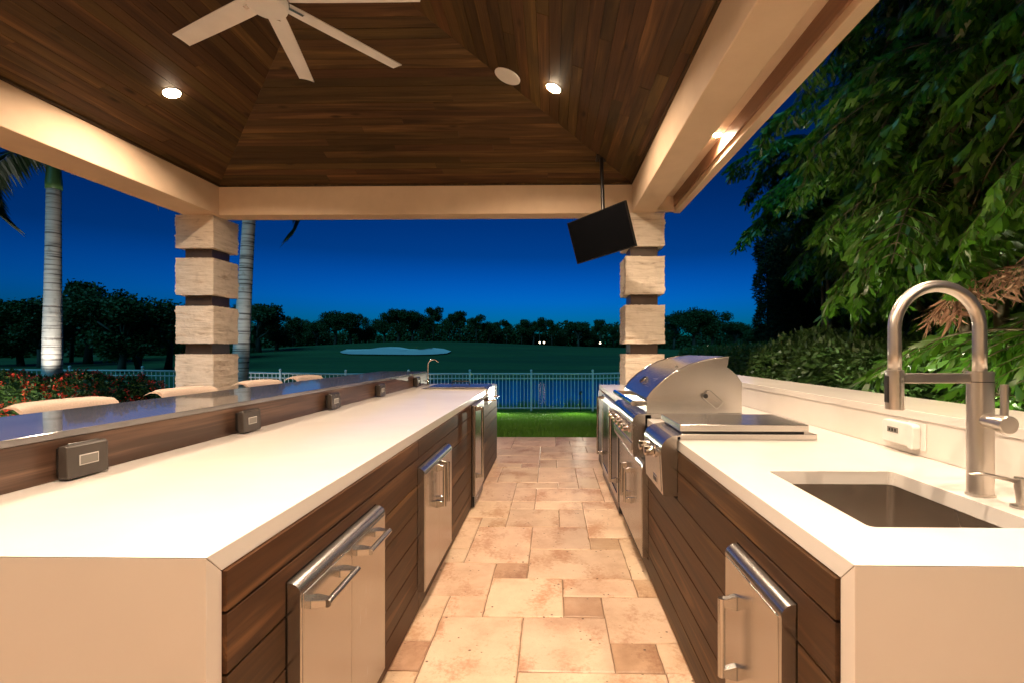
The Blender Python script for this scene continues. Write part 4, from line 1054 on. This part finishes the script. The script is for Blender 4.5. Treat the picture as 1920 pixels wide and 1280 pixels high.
uplight(-6.75, 9.95, (-7.2, 11.0, 2.3), 560, 'small garden spotlight at the foot of the leaning palm', 46, (1, .93, .82))

# ---- clipped hedges built from leaves over a rounded box
def hedge_pts(n, x0, x1, y0, y1, z0, z1, rs, depth=.12, bumps=.06):
    sx, sy, sz = x1 - x0, y1 - y0, z1 - z0
    areas = np.array([sx * sy, sx * sz, sx * sz, sy * sz, sy * sz]); f = rs.choice(5, n, p=areas / areas.sum())
    u, v = rs.random(n), rs.random(n); P = np.zeros((n, 3)); N = np.zeros((n, 3))
    for k, (a, nn) in enumerate([((u, v, 1), (0, 0, 1)), ((u, 0, v), (0, -1, 0)), ((u, 1, v), (0, 1, 0)), ((0, u, v), (-1, 0, 0)), ((1, u, v), (1, 0, 0))]):
        s_ = f == k
        for c in range(3): P[s_, c] = (a[c][s_] if not np.isscalar(a[c]) else a[c])
        N[s_] = nn
    c = P * 2 - 1; c[:, 2] = np.maximum(c[:, 2], 0); rad = (np.abs(c) ** 6).sum(1) ** (1 / 6); q = (P * 2 - 1); q /= np.maximum(rad, .6)[:, None] ** .9
    P = (q + 1) / 2 * [sx, sy, sz] + [x0, y0, z0]
    w_ = np.sin(P[:, 0] * 4.3 + 1) * np.sin(P[:, 1] * 3.7) + .6 * np.sin(P[:, 2] * 7 + P[:, 0] * 5 + P[:, 1] * 6)
    P += N * (w_ * bumps)[:, None] - N * (rs.random(n)[:, None] ** 2) * depth + rs.normal(0, .02, (n, 3))
    return P, N
def clipped_hedge(name, label, cat, box, n, L, W, mat, seed, flowers=None, core=.14, bumps=.06, group=None):
    x0, x1, y0, y1, z0, z1 = box; rs = np.random.default_rng(seed)
    t = thing(name, label, cat, ((x0 + x1) / 2, (y0 + y1) / 2, z0), group); off = np.array(t.location)
    P, N = hedge_pts(n, *box, rs, bumps=bumps); D = N + rs.normal(0, .75, (n, 3))
    V, F = leaf_quads(P, L, W, rs, D=D); o = obj('foliage', mixed_mesh('foliage', [(V - off, F, mat)]), None, t); struct(o, 'stuff')
    MB().box(x0 + core, x1 - core, y0 + core, y1 - core, z0, z1 - core).build('branch_core', 'conifer_leaf', t, bevel=.1)
    if flowers:
        m, k, mt = flowers; C, Nn = hedge_pts(m, *box, rs, depth=.0, bumps=bumps)
        C = np.repeat(C + Nn * .015, k, 0); Nn = np.repeat(Nn, k, 0)
        C = C + rs.normal(0, .026, C.shape)
        V, F = leaf_quads(C, .035, .026, rs, D=Nn + rs.normal(0, .6, C.shape)); o = obj('flowers', mixed_mesh('flowers', [(V - off, F, mt)]), None, t); struct(o, 'stuff')
gz = lambda x, y: float(terrain(x, y))
clipped_hedge('flowering_hedge', 'dense clipped hedge covered in red flower clusters beneath the palm', 'hedge', (-12.5, -7.25, 7.9, 8.95, -.12, .84), 26000, .075, .035, 'ixora_leaf', 5, (760, 18, 'ixora_flower'))
clipped_hedge('clipped_hedge', 'long low clipped green hedge running behind the counter ledge', 'hedge', (3.25, 4.15, 5.6, 13.0, -.12, 1.37), 42000, .07, .03, 'hedge_leaf', 6, bumps=.035)
clipped_hedge('clipped_hedge', 'loose bushy hedge lit by a spotlight behind the counter ledge', 'hedge', (2.65, 3.4, 3.9, 6.6, -.12, 1.40), 26000, .075, .034, 'hedge_leaf', 7, bumps=.08)
for k, (bx, lb) in enumerate([((5.0, 6.3, 10.6, 11.8, -.12, 4.1), 'tall dark clipped conifer rising behind the low hedge'), ((6.2, 7.7, 10.0, 11.4, -.12, 4.7), 'broad dark conifer behind the fishtail palms')]):
    clipped_hedge('conifer', lb, 'conifer', bx, 34000, .10, .03, 'conifer_leaf', 20 + k, bumps=.12)
uplight(2.3, 5.4, (2.9, 5.6, .9), 60, 'small garden spotlight shining up the bushy hedge', 95)

def tuft(name, label, cat, x, y, mat, n, L, W, h, seed, group):
    rs = np.random.default_rng(seed); z = gz(x, y)
    t = thing(name, label, cat, (x, y, z), group)
    a = rs.uniform(0, 6.28, n); D = np.stack([np.cos(a), np.sin(a), rs.uniform(.3, 2.2, n)], 1)
    P = np.stack([rs.normal(0, .06, n), rs.normal(0, .06, n), np.full(n, h * .55)], 1)
    V, F = leaf_quads(P, L, W, rs, D=D); obj('flower_head', mixed_mesh('flower_head', [(V, F, mat)]), None, t)
    P = np.stack([rs.normal(0, .03, n), rs.normal(0, .03, n), np.zeros(n)], 1); D = np.stack([np.cos(a), np.sin(a), rs.uniform(.6, 1.6, n)], 1)
    V, F = leaf_quads(P, h * .75, W * 1.1, rs, D=D); obj('leaves', mixed_mesh('leaves', [(V, F, 'ixora_leaf')]), None, t)
for k, (x, y, m, h, lb) in enumerate([(-9.75, 9.75, 'bromeliad_yellow', 1.02, 'pale glowing bromeliad behind the flowering hedge beside the palm'), (-9.45, 9.75, 'bromeliad_red', 1.05, 'red bromeliad behind the flowering hedge beside the palm'),
                                       (-6.55, 10.35, 'bromeliad_red', .95, 'bright red bromeliad at the foot of the leaning palm'), (-6.80, 10.3, 'bromeliad_red', .80, 'low red bromeliad between the stone column and leaning palm'),
                                       (-6.95, 8.2, 'bromeliad_yellow', .50, 'yellow green bromeliad at the end of the flowering hedge'), (-6.60, 8.1, 'bromeliad_yellow', .54, 'yellow green bromeliad beside the fence post with a ball cap'),
                                       (-7.25, 8.25, 'bromeliad_yellow', .46, 'small yellow green bromeliad against the flowering hedge')]):
    tuft('bromeliad', lb, 'plant', x, y, m, 46, .17, .05, h, 40 + k, 'bromeliads by the palms')
uplight(-6.75, 7.75, (-6.75, 8.2, .35), 9, 'small garden spotlight in front of the yellow green bromeliads', 110)
uplight(.80, 13.15, (.5, 12.1, -.45), 190, 'small garden spotlight on the lawn at the fence beside the column', 112, (1, .95, .72), rise=.42)
uplight(-1.9, 13.0, (-1.2, 11.8, -.45), 290, 'small garden spotlight on the lawn at the fence past the island', 112, (1, .95, .72), rise=.42)
uplight(-8.7, 6.9, (-8.9, 8.0, .4), 120, 'small added garden spotlight in front of the red flowering hedge', 150, (1, .9, .7))  # added to brighten the red flowers
uplight(-7.6, 11.9, (-7.6, 12.8, .4), 30, 'small added garden spotlight before the fence near the leaning palm', 150, (1, .95, .85))  # added to lift the pickets at this end of the fence
uplight(-4.2, 12.7, (-4.3, 13.4, .4), 22, 'small garden spotlight before the fence beyond the bar', 140, (1, .95, .8))

# ---- fishtail palms
def fishtail_frond(seed, L=1.9, dead=False, npn=15):
    rs = np.random.default_rng(seed); n = 20; pts = []; p = np.zeros(3); el = rs.uniform(.55, .8)
    for i in range(n):
        pts.append(p.copy()); p = p + np.array([math.cos(el), .04 * math.sin(i * .5), math.sin(el)]) * L / n; el -= .085
    pts = np.array(pts); parts = [(*tube_np(pts, list(np.linspace(.013, .004, n)), 5), 'cane' if not dead else 'dry_leaf')]
    mat = 'dry_leaf' if dead else 'fishtail_leaf'
    LC, LD = [], []
    for k in range(npn):
        u = .16 + .82 * k / (npn - 1); i = min(n - 2, int(u * (n - 1))); P = pts[i]; T = pts[i + 1] - pts[i]; T = T / np.linalg.norm(T)
        for sgn in (-1, 1):
            pl = .62 * (1 - .62 * abs(u - .35) / .65) * rs.uniform(.85, 1.15)
            d = np.array([T[0] * .55, sgn * 1.0, T[2] * .5 + .05]); d /= np.linalg.norm(d); q = P.copy(); m = 8; line = [q.copy()]
            for j in range(m):
                d = d + np.array([.03, 0, -.10]); d /= np.linalg.norm(d); q = q + d * pl / m; line.append(q.copy())
                for s2 in (-1, 1):
                    sd = np.cross(d, [0, 0, 1]); sd /= np.linalg.norm(sd)
                    LC.append(q.copy()); LD.append(d * .8 + sd * s2 * .75 + np.array([0, 0, -.45 - .3 * rs.random()]))
            LC.append(q.copy()); LD.append(d + np.array([0, 0, -.3]))
            V, F = tube_np(line, list(np.linspace(.005, .002, len(line))), 3); parts.append((V, F, 'cane' if not dead else 'dry_leaf'))
    LC = np.array(LC); LD = np.array(LD)
    keep = rs.random(len(LC)) < (.86 if not dead else .8); LC, LD = LC[keep], LD[keep]
    if dead: V, F = leaf_quads(LC, .20, .026, rs, D=LD + rs.normal(0, .5, LD.shape))
    else: V, F = leaf_quads(LC, .150, .046, rs, D=LD + rs.normal(0, .25, LD.shape), ragged=True, up=.3)
    parts.append((V, F, mat)); return mixed_mesh('frond', parts)
FF = [fishtail_frond(s_) for s_ in (1, 2, 3, 4)]; FD = fishtail_frond(9, 1.5, True)
def skirt_mesh(seed):
    rs = np.random.default_rng(seed); n = 60
    P = rs.normal(0, .07, (n, 3)); D = np.stack([rs.normal(0, .45, n), rs.normal(0, .45, n), -1 + 0 * P[:, 0]], 1)
    V, F = leaf_quads(P, .17, .035, rs, D=D, ragged=True); return mixed_mesh('dead_leaves', [(V, F, 'pale_dead_leaf')])
SK = skirt_mesh(3)
def fishtail(x, y, h, seed, label, nst=5, dead=1, spread=.35, fr_per=(12, 15), low=.10):
    r = random.Random(seed); t = thing('fishtail_palm', label, 'palm', (x, y, -.08), 'fishtail palms behind the grill counter')
    for s_ in range(nst):
        a = s_ * 6.28 / nst + r.random(); bx, by = spread * math.cos(a) * r.uniform(.3, 1), spread * math.sin(a) * r.uniform(.3, 1)
        hh = h * r.uniform(.65, 1.0); lx, ly = bx * 1.8 + r.uniform(-.1, .1), by * 1.8
        MB().tube([(bx, by, 0), (bx * 1.2, by * 1.2, hh * .5), (lx, ly, hh)], [.045, .038, .026], 9).build('stem', 'cane', t, smooth=True, world=False)
        for k in range(r.randint(*fr_per)):
            u = r.uniform(.12, 1.0); o = obj('frond', FF[r.randrange(4)], None, t)
            zz = hh * (low + (1 - low) * u); f_ = zz / hh
            o.location = (bx + (lx - bx) * f_, by + (ly - by) * f_, zz); sc = r.uniform(.6, .95)
            for _ in range(30):                  # fronds are kept clear of the counter and of the roof edge
                az = r.uniform(0, 6.28); tx, ty = x + o.location.x + 1.5 * sc * math.cos(az), y + o.location.y + 1.5 * sc * math.sin(az)
                if tx > 2.25 and math.hypot(tx, ty) > 3.15 and not (tx < 3.6 and ty > 6.0 and low < .6): break
            o.scale = (sc, sc, sc); o.rotation_euler = (r.uniform(-.25, .25), r.uniform(-.25, .55), az)
        for k in range(2):
            o = obj('dead_leaves', SK, None, t); zz = hh * r.uniform(.5, .98); f_ = zz / hh
            o.location = (bx + (lx - bx) * f_, by + (ly - by) * f_, zz); o.rotation_euler = (0, 0, r.uniform(0, 6)); o.scale = (r.uniform(.55, .95),) * 3
    for k in range(dead):
        o = obj('dry_frond', FD, None, t); o.location = (0, 0, h * .45); o.rotation_euler = (0, R(25), R(r.uniform(150, 260)))
    return t
FP = [(3.4, 2.1, 4.8, 'fishtail palm with a drooping dry brown frond behind the faucet'), (3.1, 3.1, 5.4, 'tall leafy fishtail palm behind the white control box'),
      (3.6, 4.2, 5.8, 'tall leafy fishtail palm behind the side burner'), (4.5, 5.4, 5.8, 'leafy fishtail palm rising above the bushy hedge'),
      (5.7, 7.4, 6.0, 'leafy fishtail palm overhanging the long low hedge'), (4.3, 2.6, 5.6, 'tall fishtail palm in the second row behind the dry frond'),
      (5.0, 4.3, 6.2, 'tall fishtail palm in the second row behind the side burner'), (6.2, 5.9, 6.2, 'dark fishtail palm in front of the broad conifer'), (5.0, 8.3, 6.2, 'high fishtail palm crown hanging past the roof edge')]
for k, (x, y, h, lb) in enumerate(FP):
    t = fishtail(x, y, h, 100 + k, lb, nst=6 if k < 3 else 5, dead=0, low=(.10, .16, .30, .34, .34, .15, .3, .3, .62)[k])
    if k == 0:
        o = obj('dry_frond', FD, None, t); o.location = (2.95 - 3.4, 2.75 - 2.1, 1.74 + .08); o.rotation_euler = (0, R(16), R(172)); o.scale = (.55,) * 3; o['label'] = 'dry brown drooping frond'
uplight(2.0, 2.3, (3.3, 2.6, 1.7), 160, 'small added garden spotlight behind the ledge near the faucet', 100, (1, .93, .70))  # this lamp and the next are added to brighten the palm leaves
uplight(2.05, 3.6, (3.5, 4.0, 1.8), 160, 'small added garden spotlight behind the ledge near the side burner', 100, (1, .93, .70))

# ---- far trees
def tree_mesh(seed, kind):
    rs = np.random.default_rng(seed); trunk = []; crown_c = []; crown_r = []
    if kind == 'broad':
        base = [(0, 0, 0), (.02, 0, .2), (.03, .01, .42)]
        trunk.append((base, [.05, .035, .028]))
        for k in range(13):
            a = rs.uniform(0, 6.28); r_ = rs.uniform(.12, .40); e = (r_ * math.cos(a), r_ * math.sin(a), rs.uniform(.40, .86))
            trunk.append(([(.03, .01, rs.uniform(.25, .42)), (e[0] * .5, e[1] * .5, e[2] * .75), e], [.02, .012, .005])); crown_c.append(e); crown_r.append(rs.uniform(.13, .21))
        crown_c.append((0, 0, .8)); crown_r.append(.2); sq = .75
    elif kind == 'pine':
        trunk.append(([(0, 0, 0), (.01, 0, .5), (0, .01, .95)], [.022, .017, .006]))
        for k in range(10):
            a = rs.uniform(0, 6.28); r_ = rs.uniform(.03, .17); z = rs.uniform(.50, .90); crown_c.append((r_ * math.cos(a), r_ * math.sin(a), z)); crown_r.append(rs.uniform(.10, .16))
            trunk.append(([(0, 0, z - .06), (r_ * math.cos(a), r_ * math.sin(a), z)], [.007, .003]))
        sq = .8
    else:                                    # round low
        for k in range(3): trunk.append(([(rs.normal(0, .03), rs.normal(0, .03), 0), (rs.normal(0, .1), rs.normal(0, .1), .35), (rs.normal(0, .2), rs.normal(0, .2), .6)], [.03, .02, .008]))
        for k in range(12):
            a = rs.uniform(0, 6.28); r_ = rs.uniform(.1, .5); crown_c.append((r_ * math.cos(a), r_ * math.sin(a), rs.uniform(.3, .82) - r_ * .2)); crown_r.append(rs.uniform(.15, .24))
        sq = .8
    mb = MB()
    for p, r_ in trunk: mb.tube(p, r_, 6)
    tm = mb.mesh('trunk'); P = []
    for c, r_ in zip(crown_c, crown_r):
        n = int(5200 * r_ ** 1.2 / 1.0)
        d = rs.normal(0, 1, (n, 3)); d /= np.linalg.norm(d, axis=1, keepdims=True); d *= (rs.random(n) ** .45)[:, None] * r_; d[:, 2] *= sq
        lump = 1 + .25 * np.sin(d[:, 0] * 40 + c[0] * 9) * np.sin(d[:, 1] * 37); P.append(np.array(c) + d * lump[:, None])
    P = np.concatenate(P); V, F = leaf_quads(P, .036, .030, rs)
    return tm, mixed_mesh('crown', [(V, F, 'tree_leaf')])
TM = {k: [tree_mesh(s_, k) for s_ in ss] for k, ss in (('broad', (1, 2, 3)), ('pine', (4, 5, 6)), ('round', (7, 8)))}
def tree(kind, x, y, h, label, group, i, wide=1.0):
    z = gz(x, y) - .1; t = thing('tree', label, 'tree', (x, y, z), group); t.rotation_euler = (0, 0, rng.uniform(0, 6.28)); t.scale = (h * wide, h * wide, h)
    tm, cm = TM[kind][i % len(TM[kind])]
    obj('trunk', tm, 'bark', t, smooth=True); o = obj('crown', cm, None, t)
def at_px(px, y): return (px - 1018) / 900 * y - math.tan(R(1)) * y
# grove beyond the left fence: pixel column, distance, top pixel
G = [(20, 62, 548, 'round'), (60, 58, 552, 'broad'), (118, 70, 515, 'pine'), (150, 66, 530, 'broad'), (215, 48, 548, 'broad'), (255, 50, 545, 'round'), (305, 55, 556, 'broad'), (345, 70, 560, 'round'), (-60, 60, 540, 'broad'),
     (395, 75, 575, 'broad'), (480, 92, 562, 'broad'), (512, 100, 590, 'round')]
for k, (px, y, top, kd) in enumerate(G):
    wh = next(w_ for lim, w_ in ((0, 'at its outer end'), (75, 'outside the first palm'), (160, 'just behind the first palm'), (235, 'above the flowering hedge end'), (330, 'between first palm and stone column'), (420, 'behind the stone column'), (900, 'beside the leaning palm')) if px < lim)
    x = at_px(px, y); h = (657 - top) / 900 * y + 1.32 - gz(x, y)
    tree(kd, x, y, h, {'round': 'low spreading dark tree in the grove ' + wh, 'broad': 'broad crowned dark tree in the grove ' + wh, 'pine': 'tall slim dark tree standing above the grove beyond the palms'}[kd], 'dark grove beyond the left fence', k, 1.1 if kd != 'pine' else 1)
Fx = [(545, 170, 592, 'pine'), (565, 175, 594, 'round'), (590, 160, 598, 'broad'), (625, 140, 578, 'broad'), (655, 142, 582, 'broad'), (685, 150, 598, 'round'), (718, 165, 592, 'broad'), (745, 150, 575, 'broad'), (772, 152, 578, 'broad'),
      (812, 165, 574, 'pine'), (795, 170, 602, 'broad'), (842, 165, 585, 'pine'), (862, 168, 582, 'pine'), (893, 170, 588, 'pine'), (915, 175, 600, 'broad'), (932, 180, 603, 'pine'), (950, 172, 598, 'pine'), (978, 175, 596, 'pine'), (1000, 178, 600, 'broad'),
      (1012, 176, 594, 'pine'), (1035, 174, 597, 'pine'), (1060, 182, 607, 'round'), (1085, 176, 600, 'broad'), (1102, 180, 612, 'round'), (1125, 170, 598, 'pine'), (1150, 178, 613, 'pine'), (1175, 175, 612, 'broad'), (1215, 170, 610, 'round'),
      (1262, 150, 586, 'broad'), (1300, 120, 572, 'broad'), (1332, 122, 578, 'broad'), (1375, 130, 600, 'broad'), (1405, 128, 602, 'round'), (1450, 120, 595, 'broad')]
for k, (px, y, top, kd) in enumerate(Fx):
    wh = next(w_ for lim, w_ in ((600, 'beside the grove'), (640, 'next to the grove side of the bunker'), (700, 'at the grove end of the sand bunker'), (760, 'behind the sand bunker'), (790, 'behind the middle of the bunker'), (830, 'just past the lake end of the bunker'), (880, 'past the lake end of the sand bunker'), (1005, 'leading up to the paired lamps'), (1050, 'over the paired lamps'), (1120, 'between the paired and single lamps'), (1160, 'over the single lamp'), (1240, 'behind the stone column'), (1350, 'over the lamp past the low hedge'), (3000, 'beside the tall conifer')) if px < lim)
    x = at_px(px, y); h = (657 - top) / 900 * y + 1.32 - gz(x, y)
    tree(kd, x, y, h, {'round': 'low rounded dark tree behind the fairway ' + wh, 'broad': 'broad crowned dark tree behind the fairway ' + wh, 'pine': 'tall bare trunked tree behind the fairway ' + wh}[kd], 'tree line behind the fairway', k)
# undergrowth closing the foot of the tree line
def undergrowth():
    rs = np.random.default_rng(77); n = 34000
    a = rs.uniform(at_px(430, 1), at_px(1500, 1), n); y = rs.uniform(182, 196, n); x = a * y
    z = terrain(x, y) + rs.random(n) ** 1.2 * (7.2 + 2.2 * np.sin(x * .11) + 1.5 * np.sin(x * .31)) 
    V, F = leaf_quads(np.stack([x, y, z], 1), 1.1, .9, rs); o = obj('far_wood', mixed_mesh('far_wood', [(V, F, 'tree_leaf')]), None)
    tag(o, 'far dark belt of undergrowth closing the tree line', 'wood'); struct(o, 'stuff')
    n = 9000; a = rs.uniform(at_px(-150, 1), at_px(470, 1), n); y = rs.uniform(88, 100, n); x = a * y
    z = terrain(x, y) + rs.random(n) ** 1.3 * (4.6 + 1.5 * np.sin(x * .2))
    V, F = leaf_quads(np.stack([x, y, z], 1), .9, .7, rs); o = obj('far_wood', mixed_mesh('far_wood', [(V, F, 'tree_leaf')]), None)
    tag(o, 'dark belt of undergrowth behind the grove and palms', 'wood'); struct(o, 'stuff')
undergrowth()
# lamps far off on the course
for px, py, y, lb in [(1012, 642, 160, 'one of a close pair of small glowing lamps behind the fairway'), (1020, 642, 160, 'one of a close pair of small glowing lamps behind the fairway'), (1125, 643, 150, 'small glowing lamp behind the fairway beside the column'), (1325, 648.5, 115, 'small glowing lamp under the trees beyond the low hedge')]:
    x = at_px(px, y); z = gz(x, y); zt = 1.32 - (py - 657) / 900 * y; zt = max(zt, z + .9)
    t = thing('path_lamp', lb, 'lamp', (x, y, z), 'lamps on the golf course')
    MB().tube([(0, 0, -.1), (0, 0, zt - z - .1)], .05, 8).build('post', 'dark_metal', t, world=False)
    s_ = y / 160
    MB().lathe([(.02, -.30 * s_), (.22 * s_, -.22 * s_), (.30 * s_, 0), (.22 * s_, .22 * s_), (.02, .3 * s_)], 14, (0, 0, zt - z)).build('globe', 'globe', t, smooth=True, world=False)
    lamp('glow', 'POINT', (x, y - .5, zt), 3, t, size=.3)
